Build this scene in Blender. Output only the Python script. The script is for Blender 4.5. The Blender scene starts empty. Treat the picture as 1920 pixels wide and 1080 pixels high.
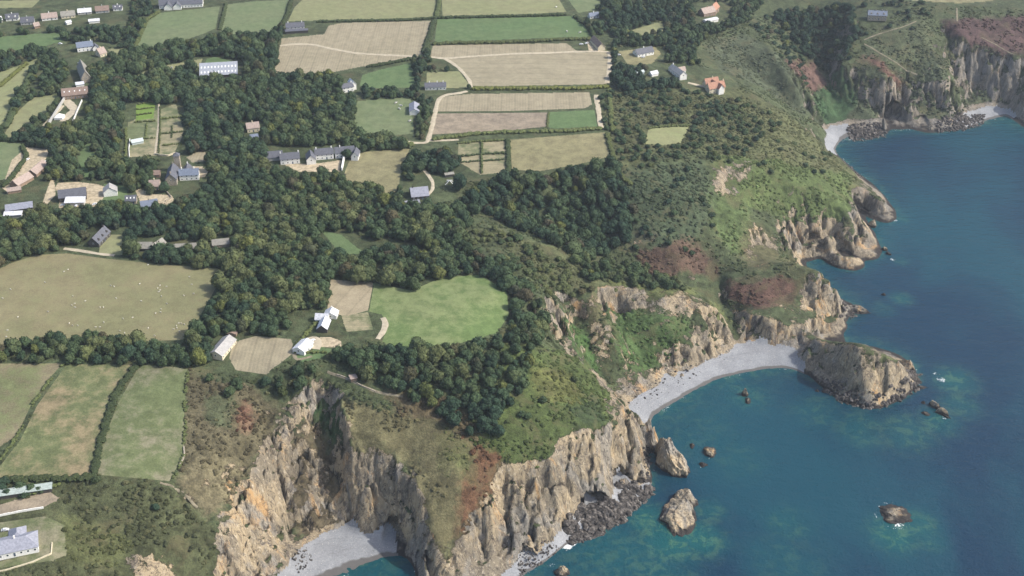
import bpy, math, random, hashlib
import numpy as np
from mathutils import Vector, Matrix, Euler
R = math.radians
random.seed(7); rng = np.random.default_rng(7)
scene = bpy.context.scene
COL = scene.collection
# ------------------------------------------------------------------ camera, sky, sun, exposure
FPX, PITCH, CAMH = 2400.0, R(31), 570.0
cam_d = bpy.data.cameras.new('camera'); cam = bpy.data.objects.new('camera', cam_d); COL.objects.link(cam)
cam_d.sensor_width = 36; cam_d.lens = FPX/1920*36; cam_d.clip_start = 1; cam_d.clip_end = 12000
cam.location = (0, 0, CAMH); cam.rotation_euler = (R(90)-PITCH, 0, 0)
scene.camera = cam
SUN_AZ, SUN_EL = R(95), R(42)          # azimuth measured clockwise from +Y (the view direction)
world = bpy.data.worlds.new("World"); scene.world = world; world.use_nodes = True
wn = world.node_tree.nodes; wl = world.node_tree.links
sky = wn.new('ShaderNodeTexSky'); sky.sky_type = 'NISHITA'; sky.sun_disc = False
sky.sun_elevation = SUN_EL; sky.sun_rotation = SUN_AZ; sky.dust_density = 3.0; sky.air_density = 1.0
wn['Background'].inputs['Strength'].default_value = 0.14
wl.new(sky.outputs[0], wn['Background'].inputs['Color'])
sun_d = bpy.data.lights.new('sun', 'SUN'); sun_d.energy = 3.2; sun_d.angle = R(0.8); sun_d.color = (1, .95, .86)
sun = bpy.data.objects.new('sun', sun_d); COL.objects.link(sun)
sd = Vector((math.sin(SUN_AZ)*math.cos(SUN_EL), math.cos(SUN_AZ)*math.cos(SUN_EL), math.sin(SUN_EL)))
sun.rotation_euler = sd.to_track_quat('Z', 'Y').to_euler(); sun.location = (300, 600, 500)
scene.view_settings.view_transform = 'Standard'; scene.view_settings.look = 'None'
scene.view_settings.gamma = 1; scene.view_settings.use_curve_mapping = False
scene.view_settings.exposure = 0.58
scene.cycles.max_bounces = 5; scene.cycles.diffuse_bounces = 2; scene.cycles.transparent_max_bounces = 6
scene.cycles.volume_bounces = 0; scene.cycles.volume_step_rate = 4

# ------------------------------------------------------------------ pixel <-> world
CT, ST = math.cos(PITCH), math.sin(PITCH)
def ray(px, py):
    v = 540-py
    return (px-960, FPX*CT+v*ST, -FPX*ST+v*CT)
def un(px, py, z):
    d = ray(px, py); t = (z-CAMH)/d[2]
    return (d[0]*t, d[1]*t)
def proj(x, y, z):
    za = y*CT-(z-CAMH)*ST
    ya = y*ST+(z-CAMH)*CT
    return 960+FPX*x/za, 540-FPX*ya/za, za

# ------------------------------------------------------------------ noise
def _h(ix, iy, s):
    h = (ix.astype(np.int64)*374761393 + iy.astype(np.int64)*668265263 + s*982451653) & 0xffffffff
    h = ((h ^ (h >> 13))*1274126177) & 0xffffffff
    return ((h ^ (h >> 16)) & 0xffff)/65535.0
def vnoise(x, y, s=0):
    ix = np.floor(x); iy = np.floor(y); fx = x-ix; fy = y-iy
    fx = fx*fx*(3-2*fx); fy = fy*fy*(3-2*fy)
    a = _h(ix, iy, s); b = _h(ix+1, iy, s); c = _h(ix, iy+1, s); d = _h(ix+1, iy+1, s)
    return (a*(1-fx)+b*fx)*(1-fy)+(c*(1-fx)+d*fx)*fy
def fbm(x, y, s=0, o=4, g=.5):
    r = 0; a = 1; t = 0
    for i in range(o):
        r = r+a*vnoise(x*2**i+i*17.3, y*2**i+i*9.1, s+i*31); t += a; a *= g
    return r/t
def ridged(x, y, s=0, o=4):
    r = 0; a = 1; t = 0
    for i in range(o):
        n = 1-np.abs(2*vnoise(x*2**i+i*7.7, y*2**i+i*3.1, s+i*13)-1)
        r = r+a*n; t += a; a *= .55
    return r/t

def blocks(x, y, c, s):
    """fractured rock: every block has its own step and tilt; returns offset and distance to the joint"""
    gx, gy = np.floor(x/c), np.floor(y/c); b1 = np.full(x.shape, 1e9); b2 = b1.copy(); off = np.zeros(x.shape)
    for i in (-1, 0, 1):
        for j in (-1, 0, 1):
            ix, iy = gx+i, gy+j; jx = (ix+_h(ix, iy, s))*c; jy = (iy+_h(ix, iy, s+1))*c; d = np.hypot(x-jx, y-jy)
            o = (_h(ix, iy, s+2)-.5)+((x-jx)*(_h(ix, iy, s+3)-.5)+(y-jy)*(_h(ix, iy, s+4)-.5))*1.6/c
            n = d < b1; b2 = np.where(n, b1, np.minimum(b2, d)); off = np.where(n, o, off); b1 = np.where(n, d, b1)
    return off, (b2-b1)/c

# ------------------------------------------------------------------ terrain: height contours (x, y in picture units of the survey, height in m)
COAST = [(430,1330),(480,1230),(520,1130),(560,1100),(620,1080),(660,1060),(700,1052),(722,1044),(742,1036),(760,1034),(778,1044),(788,1062),(793,1090),(800,1120),(860,1125),(930,1110),
 (968,1085),(1000,1064),(1022,1052),(1050,1024),(1080,1012),(1120,1002),(1160,978),(1172,962),(1190,952),(1208,932),(1225,915),(1215,897),(1207,870),(1198,840),
 (1212,848),(1228,838),(1226,810),(1218,790),(1222,783),(1250,762),(1290,737),(1340,710),(1400,697),(1440,691),(1480,688),(1500,693),
 (1530,705),(1560,722),(1590,748),(1640,770),(1690,748),(1722,722),(1718,690),(1690,665),(1640,650),(1580,648),(1545,650),(1535,640),(1545,618),(1572,604),(1600,592),(1617,582),(1602,570),(1580,566),
 (1575,562),(1552,545),(1528,522),(1510,503),(1500,490),(1503,474),(1515,462),(1528,474),(1548,470),(1556,458),(1566,470),(1592,484),(1622,482),(1612,471),(1640,479),(1666,491),(1656,470),(1642,447),
 (1636,427),(1622,420),(1606,398),(1620,396),(1640,408),(1664,419),(1680,412),(1677,395),(1661,372),(1641,350),(1621,335),(1602,322),(1586,308),(1570,293),(1560,280),(1578,257),(1592,248),(1602,262),(1640,260),(1665,251),(1670,228),
 (1684,216),(1700,236),(1725,247),(1745,252),(1765,248),(1800,245),(1830,235),(1850,224),(1880,216),(1900,213),(1908,222),(1920,240),(1990,262),(2080,230),(2300,180)]
CON = [  # sea bed
 [(1000,1230,-8),(1100,1130,-8),(1230,1020,-9),(1330,930,-12),(1400,860,-12),(1480,790,-11),(1560,800,-12),(1680,820,-13),(1790,740,-13),(1780,640,-13),(1680,570,-12),(1660,540,-12),(1740,470,-13),(1740,380,-12),(1660,310,-10),(1700,275,-9),(1850,262,-9),(1960,290,-9)],
 [(1300,1230,-18),(1500,950,-22),(1800,900,-26),(1900,600,-26),(1880,350,-20),(2100,350,-20)],
 [(1330,780,-6),(1400,740,-5),(1470,720,-5)],
 [(1535,498,-4),(1565,520,-6),(1600,535,-8),(1640,560,-8)],[(1528,486,-3),(1560,492,-4),(1600,500,-6),(1655,506,-8),(1690,480,-8)],[(1612,404,-3),(1628,402,-3)],[(1632,432,-3),(1660,440,-5),(1680,430,-5)],
 [(1585,632,-4),(1630,622,-7),(1670,640,-7),(1715,662,-8)],[(1630,585,-5),(1620,604,-5),(1590,612,-4)],[(1512,716,-3),(1545,738,-4),(1580,768,-5),(1640,790,-6),(1705,765,-6)],
 [(1245,925,-4),(1238,890,-3),(1222,868,-3)],[(1245,842,-4),(1240,812,-4),(1235,795,-3)],[(758,1046,-1.5),(772,1062,-3),(775,1100,-4)],[(1040,1062,-3),(1090,1032,-3.5),(1150,1012,-4),(1195,975,-4),(1240,945,-4)],
 [(1590,285,-3),(1620,278,-4),(1690,266,-5),(1780,262,-5)],[(1700,400,-5),(1692,380,-5),(1665,350,-5)],
 # beaches
 [(540,1046,3.5),(560,1022,4),(600,1005,4),(640,992,4.5),(660,985,5),(690,1000,4),(720,1004,3),(735,1022,1)], [(560,1060,2),(620,1045,1.8),(690,1030,1.5)],
 [(940,1085,3),(968,1052,3),(1010,1036,3.2),(1038,1020,3.2),(1050,1002,3.5),(1075,968,4),(1105,950,4.5),(1140,968,3.5),(1160,965,2),(1150,930,3),(1138,905,5),(1160,900,4.5),(1190,912,3),(1212,905,1.5)],
 [(1162,742,4),(1200,745,4),(1236,722,4),(1245,700,4),(1290,692,4),(1330,680,4),(1366,660,4),(1375,643,5),(1420,642,5),(1470,650,5),(1490,660,3),(1508,668,2)],
 [(1200,765,2),(1260,735,2),(1340,695,2),(1430,675,2)],
 [(1150,762,3),(1172,786,1.5)],
 [(1533,245,3),(1560,236,4),(1590,234,4)],[(1800,222,4),(1838,203,4),(1870,203,4),(1898,200,3)],
 # bottom cliffs, left rib and amphitheatre
 [(590,712,80),(552,765,69),(512,798,62),(492,860,56),(470,900,52),(450,950,46),(424,1000,42),(402,1060,38),(380,1130,32),(350,1230,20)],
 [(560,800,58),(540,860,44),(530,920,28),(520,990,14),(530,1035,5)],
 [(500,1100,6),(480,1060,15),(470,1020,26)],
 [(600,770,62),(615,830,44),(625,900,24),(640,960,10),(645,985,6)],
 [(640,760,76),(648,800,64),(655,860,50),(665,900,38),(680,960,18),(700,995,6)],
 [(690,880,46),(730,884,46),(765,880,46)],[(730,930,28),(745,990,12),(745,1020,4)],
 [(768,884,47),(772,930,38),(782,985,24),(790,1030,14),(796,1080,8)],
 [(788,884,49),(800,950,37),(812,1010,25),(830,1060,14)],
 [(936,872,50),(915,920,42),(890,970,31),(860,1010,22),(840,1050,15),(815,1100,6)],
 [(880,1060,6),(920,1040,9),(945,1050,4)],
 # headland rim in the middle
 [(936,870,51),(985,882,46),(1035,862,49),(1046,830,53),(1080,806,54),(1128,802,50),(1146,796,46),(1158,770,44)],
 [(1090,690,60),(1112,692,56),(1130,715,51),(1150,742,46),(1172,768,40),(1188,800,30),(1200,840,20),(1210,880,8)],
 [(1180,772,36),(1200,790,26),(1222,800,16),(1228,820,8)],
 [(1000,700,70),(1050,740,63),(1080,780,58)],[(960,760,68),(990,830,56)],
 # wooded spur and brown slope
 [(640,722,80),(700,745,75),(760,778,68),(830,810,62),(900,838,57),(936,868,52)],
 [(680,690,84),(760,680,84),(820,690,82),(880,700,78),(940,720,74)],[(860,760,70),(910,800,63)],
 [(830,850,56),(860,900,49)],[(700,820,62),(740,850,54)],
 [(950,640,84),(1000,640,76),(1030,650,68),(1060,665,64)],
 [(1030,590,60),(1040,630,54),(1062,665,58)],[(1040,560,68),(990,560,82)],
 # cliffs above the long beach
 [(860,400,86),(910,420,84),(960,436,80),(1040,466,72),(1090,500,63),(1115,536,56),(1160,540,50),(1210,538,47),(1280,548,42),(1328,566,36),(1350,598,24),(1364,635,10)],
 [(1110,540,56),(1128,600,44),(1150,660,26),(1170,715,12)],
 [(1075,600,40),(1095,660,28),(1130,715,10)],
 [(1150,570,38),(1180,620,26),(1200,680,12),(1215,712,6)],
 [(1240,600,34),(1260,650,18),(1290,640,22),(1310,670,10)],
 # valley behind that ridge, running down to the beach
 [(900,395,78),(960,402,70),(1040,432,58),(1110,462,50),(1170,490,44),(1240,515,36),(1300,535,27),(1345,570,16),(1372,615,8),(1384,640,5)],
 [(1318,440,50),(1332,490,34),(1348,540,22)],
 # the land north of the valley
 [(880,345,86),(1000,330,85),(1140,305,85),(1230,290,85),(1320,270,82)],[(1180,420,62),(1240,440,58),(1280,470,50),(1260,500,42)],[(1200,360,76),(1290,370,74)],
 # second headland
 [(1350,515,34),(1400,516,36),(1440,495,40),(1478,484,44),(1510,494,44),(1542,508,43),(1564,524,38),(1576,550,25)],
 [(1375,580,27),(1420,590,26),(1470,600,24),(1510,595,24),(1550,588,17),(1575,580,14)],[(1410,632,8),(1460,640,8),(1495,645,8)],[(1480,600,20),(1500,615,18),(1515,600,16),(1540,585,14)],
 # third headland
 [(1345,300,74),(1342,360,62),(1345,372,58)],[(1400,300,70),(1372,330,62),(1385,370,54),(1400,420,42),(1415,470,28),(1420,495,26)],
 [(1440,470,22),(1455,415,36),(1480,440,22)],[(1505,425,28),(1550,425,26),(1580,440,18),(1620,465,6)],
 [(1520,455,12),(1550,459,12),(1590,472,14),(1625,468,10)],[(1590,372,30),(1594,410,25),(1612,440,18),(1642,472,7)],[(1556,430,20),(1576,455,9)],[(1600,345,27),(1628,352,23),(1650,368,18),(1670,395,10)],
 [(1450,330,54),(1520,350,42),(1570,380,32)],[(1430,260,68),(1500,290,52),(1560,318,35)],
 [(1290,118,82),(1340,132,78),(1400,168,70),(1440,192,62),(1480,216,50),(1520,250,36),(1552,280,22),(1590,318,14),(1620,336,8)],
 [(1500,245,34),(1525,262,16),(1545,282,6)],
 [(1330,75,78),(1400,125,56),(1440,160,44),(1480,192,32),(1512,222,15),(1530,240,4)],
 [(1380,45,82),(1420,60,78),(1450,95,70),(1475,135,58),(1502,172,44),(1525,210,25),(1536,236,6)],
 [(1530,15,66),(1535,70,50),(1548,125,32),(1560,180,16),(1570,222,5)],
 # fourth headland and far cliffs
 [(1600,30,82),(1680,35,80),(1590,80,62),(1572,128,46),(1610,115,50),(1650,128,48),(1690,160,42),(1725,165,40)],
 [(1590,180,20),(1600,228,5)],[(1640,180,24),(1660,225,4)],[(1700,190,16),(1725,225,6),(1760,200,14),(1765,235,4)],
 [(1720,60,74),(1745,84,64),(1758,108,54),(1768,140,44),(1775,165,34),(1790,195,18),(1800,220,5)],
 [(1765,40,76),(1775,90,56),(1790,130,38),(1805,170,20),(1830,198,6)],
 [(1800,60,72),(1830,85,62),(1870,100,56),(1920,112,52),(2000,110,55)],[(1830,160,20),(1862,196,6),(1885,195,6)],
 [(1905,140,40),(1915,180,24),(1920,215,6)],[(1980,190,30),(2050,190,20)],
 [(1700,5,86),(1800,10,86),(1900,20,84),(2050,20,84)],[(1750,35,80),(1900,60,70)],
 # islet
 [(1510,648,14),(1530,626,25),(1552,636,24),(1580,640,31),(1610,643,39),(1635,652,37),(1658,662,33),(1685,680,27),(1700,700,10)],
 [(1510,672,8),(1525,675,11),(1552,698,11),(1582,728,12),(1620,740,9),(1660,735,9),(1690,725,5)],[(1590,690,24),(1640,700,22),(1665,700,18)],
 # foreground plateau
 [(-60,690,86),(120,690,86),(260,690,86),(350,700,85)],[(-60,780,84),(100,780,84),(250,780,83),(345,780,81)],[(-60,890,79),(80,890,79),(180,888,79),(260,888,77),(320,900,72)],
 [(350,900,69),(400,850,70),(430,780,76),(450,740,79)],[(380,960,55),(414,1010,48),(405,1060,42),(360,1130,34)],[(300,920,68),(280,1000,60),(240,1080,50),(200,1200,36)],[(-60,1000,73),(90,1000,71),(90,1060,66),(-60,1080,66),(-80,1250,50)],
 [(420,660,86),(540,690,85),(600,690,84)],[(360,560,88),(500,560,88),(620,560,87),(720,560,87),(850,560,87),(930,540,87)],[(640,640,86),(800,640,86),(880,620,85)],
 [(-60,560,88),(150,560,88),(300,560,88)],[(-60,460,88),(200,460,88),(400,470,88),(600,450,87),(780,460,87),(900,490,86),(980,500,84)],
 [(-80,350,88),(200,350,88),(500,350,88),(700,350,87),(800,340,87)],[(-100,200,90),(200,200,90),(500,200,90),(800,200,89),(1000,220,88),(1200,220,86),(1300,200,83)],
 [(-150,60,92),(200,60,92),(500,60,92),(800,60,91),(1000,80,90),(1200,80,88),(1300,60,86)],[(-300,-60,92),(200,-60,92),(800,-60,92),(1300,-60,90),(1800,-60,88),(2200,-60,86)],
]
X0, X1, Y0, Y1 = -960.0, 960.0, 440.0, 1976.0
def build_height():
    pts = []
    cs = []
    for p in COAST: cs.append(un(p[0], p[1], 0)+(0.0,))
    allc = [cs]+[[un(a, b, c)+(float(c),) for a, b, c in l] for l in CON]
    for l in allc:
        for (xa, ya, za), (xb, yb, zb) in zip(l[:-1], l[1:]):
            n = max(2, int(math.hypot(xb-xa, yb-ya)/1.0))
            t = np.linspace(0, 1, n)
            pts.append(np.stack([xa+(xb-xa)*t, ya+(yb-ya)*t, za+(zb-za)*t], 1))
    P = np.concatenate(pts)
    Z = None
    for c, it in ((64, 400), (32, 300), (16, 250), (8, 200), (4, 160), (2, 90)):
        nx = int((X1-X0)/c)+1; ny = int((Y1-Y0)/c)+1
        ix = np.round((P[:, 0]-X0)/c).astype(int); iy = np.round((P[:, 1]-Y0)/c).astype(int)
        ok = (ix >= 0)&(ix < nx)&(iy >= 0)&(iy < ny)
        S = np.zeros((ny, nx)); N = np.zeros((ny, nx))
        np.add.at(S, (iy[ok], ix[ok]), P[ok, 2]); np.add.at(N, (iy[ok], ix[ok]), 1)
        M = N > 0; V = np.where(M, S/np.maximum(N, 1), 0)
        if Z is None: Z = np.full((ny, nx), 60.0)
        else:
            gy = np.linspace(0, Z.shape[0]-1, ny); gx = np.linspace(0, Z.shape[1]-1, nx)
            y0 = np.minimum(gy.astype(int), Z.shape[0]-2); x0 = np.minimum(gx.astype(int), Z.shape[1]-2)
            fy = (gy-y0)[:, None]; fx = (gx-x0)[None]
            Z = (Z[y0][:, x0]*(1-fx)+Z[y0][:, x0+1]*fx)*(1-fy)+(Z[y0+1][:, x0]*(1-fx)+Z[y0+1][:, x0+1]*fx)*fy
        Z[M] = V[M]
        for k in range(it):
            Q = np.pad(Z, 1, mode='edge')
            Z = (Q[:-2, 1:-1]+Q[2:, 1:-1]+Q[1:-1, :-2]+Q[1:-1, 2:])*.25
            if k < it-6 or c > 2: Z[M] = V[M]
    return Z
HG = build_height(); HC = 2.0
def bil(A, x, y):
    gx = np.clip((np.asarray(x, float)-X0)/HC, 0, A.shape[1]-1.001); gy = np.clip((np.asarray(y, float)-Y0)/HC, 0, A.shape[0]-1.001)
    x0 = gx.astype(int); y0 = gy.astype(int); fx = gx-x0; fy = gy-y0
    return (A[y0, x0]*(1-fx)+A[y0, x0+1]*fx)*(1-fy)+(A[y0+1, x0]*(1-fx)+A[y0+1, x0+1]*fx)*fy
gy_, gx_ = np.gradient(HG, HC)
SL = np.hypot(gx_, gy_)
def blur(A, n):
    for _ in range(n):
        Q = np.pad(A, 1, mode='edge'); A = (Q[:-2, 1:-1]+Q[2:, 1:-1]+Q[1:-1, :-2]+Q[1:-1, 2:]+A*4)/8
    return A
SLB = blur(SL, 8)
SMO = None
def sstep(a, b, x): t = np.clip((x-a)/(b-a), 0, 1); return t*t*(3-2*t)
def height(x, y):
    """smooth ground + ribs, gullies and ledges wherever it is steep"""
    x = np.asarray(x, float); y = np.asarray(y, float)
    h = bil(HG, x, y); s = bil(SLB, x, y)
    sm = 1 if SMO is None else bil(SMO, x, y)
    m = sm*sstep(.45, 1.3, s)*sstep(-3, 5, h)*(.35+.65*sstep(2, 14, h))
    wx = x+6*fbm(x/30, y/30, 5, 2); wy = y+6*fbm(x/30, y/30, 9, 2)
    u = wx*.94+wy*.34; v = wy*.94-wx*.34
    r = (ridged(u/24, v/46, 11, 2)-.62)*26+(ridged(u/9, v/17, 21, 3)-.6)*13*(.5+fbm(x/40, y/40, 3, 2))+(fbm(x/2.6, y/2.6, 41, 3)-.5)*7
    w = sstep(.12, .5, s)*(h > 1)
    o1, e1 = blocks(u*1.25+3*fbm(x/8, y/8, 71, 2), v*.75, 13, 301); o2, e2 = blocks(u+1.5*fbm(x/4, y/4, 72, 2), v*.7, 5.6, 311)
    r = r*.62+o1*11-4.5*np.exp(-(e1/.09)**2)+o2*5.5-1.8*np.exp(-(e2/.12)**2)+1.6*(np.abs(((h+4*fbm(x/20, y/20, 8, 2))/7) % 1-.5)*2-.5)
    r = np.where(r > 2, 2+(r-2)*.35, r)
    g = (fbm(x/22, y/22, 77, 3)-.5)*5*w*np.clip(sm*1.6, .3, 1)
    b = (h > -1.5)*(1-m)*(.35*(fbm(x/3, y/3, 91, 2)-.5))*sstep(.1, .35, s)
    return h+r*m*(.8+.5*fbm(x/45, y/45, 19, 2))+g+b
HD = HG
def zat(x, y): return float(bil(HD, x, y))
def hits(pxy, off=0.0):
    """where the sight line of each surveyed point meets the ground (raised by off)"""
    p = np.asarray(pxy, float); v = 540-p[:, 1]
    d = np.stack([p[:, 0]-960, FPX*CT+v*ST, -FPX*ST+v*CT], 1)
    zs = np.arange(112, -.6, -1.0); prev = None
    out = np.zeros((len(p), 3)); done = np.zeros(len(p), bool)
    for z in zs:
        t = (z-CAMH)/d[:, 2]; x = d[:, 0]*t; y = d[:, 1]*t
        g = z-np.maximum(bil(HD, x, y)+off, 0)
        if prev is not None:
            new = (~done)&(g <= 0)
            f = np.where(new, prev[3]/np.maximum(prev[3]-g, 1e-6), 0)
            for k, (a, b) in enumerate(((prev[0], x), (prev[1], y), (prev[2], z))): out[new, k] = (a+(b-a)*f)[new]
            done |= new
        prev = (x, y, np.full(len(p), z), g)
    out[~done] = np.stack(prev[:3], 1)[~done]
    return out
def hit(px, py, off=0.0):
    return Vector(hits([(px, py)], off)[0])
def polyw(pts, off=0.0, closed=True):
    """world outline of a surveyed polygon, edges subdivided so they follow the ground"""
    P = []
    n = len(pts)
    for i in range(n if closed else n-1):
        a = pts[i]; b = pts[(i+1) % n]; k = max(1, int(math.hypot(b[0]-a[0], b[1]-a[1])/25))
        for j in range(k): P.append((a[0]+(b[0]-a[0])*j/k, a[1]+(b[1]-a[1])*j/k))
    if not closed: P.append(pts[-1])
    return hits(P, off)[:, :2]
def inside(poly, x, y):
    x = np.asarray(x, float); y = np.asarray(y, float); r = np.zeros(x.shape, bool)
    xa, ya = poly[:, 0], poly[:, 1]; xb, yb = np.roll(xa, -1), np.roll(ya, -1)
    m = (x > xa.min())&(x < xa.max())&(y > ya.min())&(y < ya.max())
    xs, ys = x[m], y[m]; q = np.zeros(xs.shape, bool)
    for a, b, c, d in zip(xa, ya, xb, yb):
        if b == d: continue
        k = ((b > ys) != (d > ys)); q ^= k&(xs < (c-a)*(ys-b)/(d-b)+a)
    r[m] = q
    return r
SMOOTH = [ # turf and heath slopes that have no crags of their own: outline, roughness left
 ([(640,725),(760,765),(880,815),(935,862),(930,880),(900,950),(870,1000),(835,1035),(812,1060),(800,1010),(792,950),(786,884),(765,872),(700,858),(660,845)], .08),
 ([(930,640),(1060,655),(1112,688),(1150,740),(1165,780),(1145,800),(1080,808),(1045,835),(1035,862),(985,884),(936,872),(880,820)], .1),
 ([(1290,300),(1450,270),(1600,320),(1600,380),(1520,400),(1400,390),(1330,400)], .45), ([(1190,440),(1340,440),(1350,520),(1210,520)], .12), ([(1350,512),(1480,500),(1510,530),(1490,570),(1400,585),(1360,570)], .15),
 ([(1500,640),(1540,622),(1640,650),(1740,690),(1720,740),(1640,775),(1500,700)], .62), ([(330,700),(480,730),(500,800),(480,860),(440,930),(400,960),(330,900)], .2),
 ([(1320,70),(1450,90),(1540,240),(1500,225),(1400,160)], .25), ([(1620,60),(1740,50),(1720,140),(1640,125)], .3), ([(1790,50),(1930,50),(1930,105),(1820,90)], .2),
 ([(1160,590),(1230,600),(1270,620),(1240,660),(1180,680)], .7), ([(1140,400),(1330,380),(1330,440),(1180,470)], .3)]
def make_smooth():
    X, Y = np.meshgrid(np.arange(X0, X1+.1, HC), np.arange(Y0, Y1+.1, HC)); S = np.ones(X.shape)
    for pts, v in SMOOTH: S[inside(polyw(pts), X+6*(fbm(X/15, Y/15, 4, 2)-.5), Y)] = v
    return blur(S, 5), X, Y
def nearest(poly, x, y):
    """distance to and nearest point on a closed outline"""
    bd = np.full(x.shape, 1e9); bx = x.copy(); by = y.copy()
    for (a, b), (c, d) in zip(poly, np.roll(poly, -1, 0)):
        L = (c-a)**2+(d-b)**2
        if L < 1e-9: continue
        t = np.clip(((x-a)*(c-a)+(y-b)*(d-b))/L, 0, 1); qx = a+t*(c-a); qy = b+t*(d-b)
        e = np.hypot(x-qx, y-qy); m = e < bd
        bd = np.where(m, e, bd); bx = np.where(m, qx, bx); by = np.where(m, qy, by)
    return bd, bx, by

SMO, _x, _y = make_smooth(); HD = height(_x, _y)
# ------------------------------------------------------------------ object helpers
def tag(o, label=None, cat=None, group=None, kind=None):
    if label: o['label'] = label
    if cat: o['category'] = cat
    if group: o['group'] = group
    if kind: o['kind'] = kind
    return o
def link(name, me, mat=None, parent=None, loc=None):
    o = bpy.data.objects.new(name, me); COL.objects.link(o)
    if mat is not None and me is not None and not me.materials: me.materials.append(mat)
    if parent is not None: o.parent = parent
    if loc is not None: o.location = loc
    return o
def np_mesh(name, V, F, smooth=False):
    """V (n,3), F (m,k) arrays -> mesh"""
    me = bpy.data.meshes.new(name); V = np.asarray(V, np.float32); F = np.asarray(F, np.int32)
    k = F.shape[1]
    me.vertices.add(len(V)); me.vertices.foreach_set('co', V.ravel())
    me.loops.add(F.size); me.loops.foreach_set('vertex_index', F.ravel())
    me.polygons.add(len(F)); me.polygons.foreach_set('loop_start', np.arange(0, F.size, k, dtype=np.int32))
    me.update(calc_edges=True)
    me.polygons.foreach_set('use_smooth', np.full(len(F), smooth))
    return me
def colattr(me, name, C):
    a = me.attributes.new(name, 'FLOAT_COLOR', 'POINT'); a.data.foreach_set('color', np.asarray(C, np.float32).ravel())
class MB:
    """collects faces for one mesh"""
    def __init__(s): s.v = []; s.f = []
    def add(s, vs, fs):
        n = len(s.v); s.v += [tuple(v) for v in vs]; s.f += [tuple(i+n for i in f) for f in fs]; return s
    def box(s, x0, y0, z0, x1, y1, z1):
        return s.add([(x0,y0,z0),(x1,y0,z0),(x1,y1,z0),(x0,y1,z0),(x0,y0,z1),(x1,y0,z1),(x1,y1,z1),(x0,y1,z1)],
                     [(0,3,2,1),(4,5,6,7),(0,1,5,4),(1,2,6,5),(2,3,7,6),(3,0,4,7)])
    def build(s, name, mat, parent=None, loc=None, smooth=False):
        me = bpy.data.meshes.new(name); me.from_pydata(s.v, [], s.f); me.update()
        if smooth: me.polygons.foreach_set('use_smooth', [True]*len(me.polygons))
        return link(name, me, mat, parent, loc)

# ------------------------------------------------------------------ materials
class NT:
    def __init__(s, name):
        s.m = bpy.data.materials.new(name); s.m.use_nodes = True; s.t = s.m.node_tree; s.n = s.t.nodes; s.l = s.t.links
        s.b = s.n['Principled BSDF']; s.b.inputs['Roughness'].default_value = .9; s.b.inputs['Specular IOR Level'].default_value = .2
    def _in(s, sock, v):
        if v is None: return
        if isinstance(v, bpy.types.NodeSocket): s.l.new(v, sock)
        elif isinstance(v, (tuple, list)) and len(v) == 3 and sock.type == 'RGBA': sock.default_value = (*v, 1)
        else: sock.default_value = v
    def coord(s, kind='Object', sc=None):
        t = s.n.new('ShaderNodeTexCoord').outputs[kind]
        if sc is None: return t
        m = s.n.new('ShaderNodeMapping'); s.l.new(t, m.inputs[0]); m.inputs['Scale'].default_value = sc; return m.outputs[0]
    def pos(s, sc=(1, 1, 1), rot=(0, 0, 0)):
        m = s.n.new('ShaderNodeMapping'); s.l.new(s.n.new('ShaderNodeNewGeometry').outputs['Position'], m.inputs[0])
        m.inputs['Scale'].default_value = sc; m.inputs['Rotation'].default_value = rot; return m.outputs[0]
    def noise(s, vec, scale, detail=4, rough=.55, dist=0):
        n = s.n.new('ShaderNodeTexNoise'); s.l.new(vec, n.inputs['Vector']); n.inputs['Scale'].default_value = scale
        n.inputs['Detail'].default_value = detail; n.inputs['Roughness'].default_value = rough; n.inputs['Distortion'].default_value = dist
        return n.outputs['Fac']
    def voro(s, vec, scale, feat='F1'):
        n = s.n.new('ShaderNodeTexVoronoi'); n.feature = feat; s.l.new(vec, n.inputs['Vector']); n.inputs['Scale'].default_value = scale
        return n.outputs['Distance']
    def math(s, op, a, b=None, c=None, clamp=False):
        n = s.n.new('ShaderNodeMath'); n.operation = op; n.use_clamp = clamp
        for i, v in enumerate((a, b, c)): s._in(n.inputs[i], v)
        return n.outputs[0]
    def rng(s, v, a, b, c=0, d=1):
        n = s.n.new('ShaderNodeMapRange'); n.interpolation_type = 'SMOOTHSTEP'; s._in(n.inputs[0], v)
        for i, k in enumerate((a, b, c, d)): n.inputs[i+1].default_value = k
        return n.outputs[0]
    def mix(s, f, a, b, mode='MIX'):
        n = s.n.new('ShaderNodeMix'); n.data_type = 'RGBA'; n.blend_type = mode; n.clamp_factor = True
        s._in(n.inputs[0], f); s._in(n.inputs[6], a); s._in(n.inputs[7], b); return n.outputs[2]
    def grey(s, v):
        n = s.n.new('ShaderNodeCombineColor'); [s._in(n.inputs[i], v) for i in range(3)]; return n.outputs[0]
    def bump(s, h, dist, strength=1):
        n = s.n.new('ShaderNodeBump'); s._in(n.inputs['Height'], h); n.inputs['Distance'].default_value = dist; n.inputs['Strength'].default_value = strength
        s.l.new(n.outputs[0], s.b.inputs['Normal']); return n
    def col(s, c): s._in(s.b.inputs['Base Color'], c); return s
    def attr(s, name, out='Color', kind='GEOMETRY'):
        n = s.n.new('ShaderNodeAttribute'); n.attribute_name = name; n.attribute_type = kind; return n.outputs[out]
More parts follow.
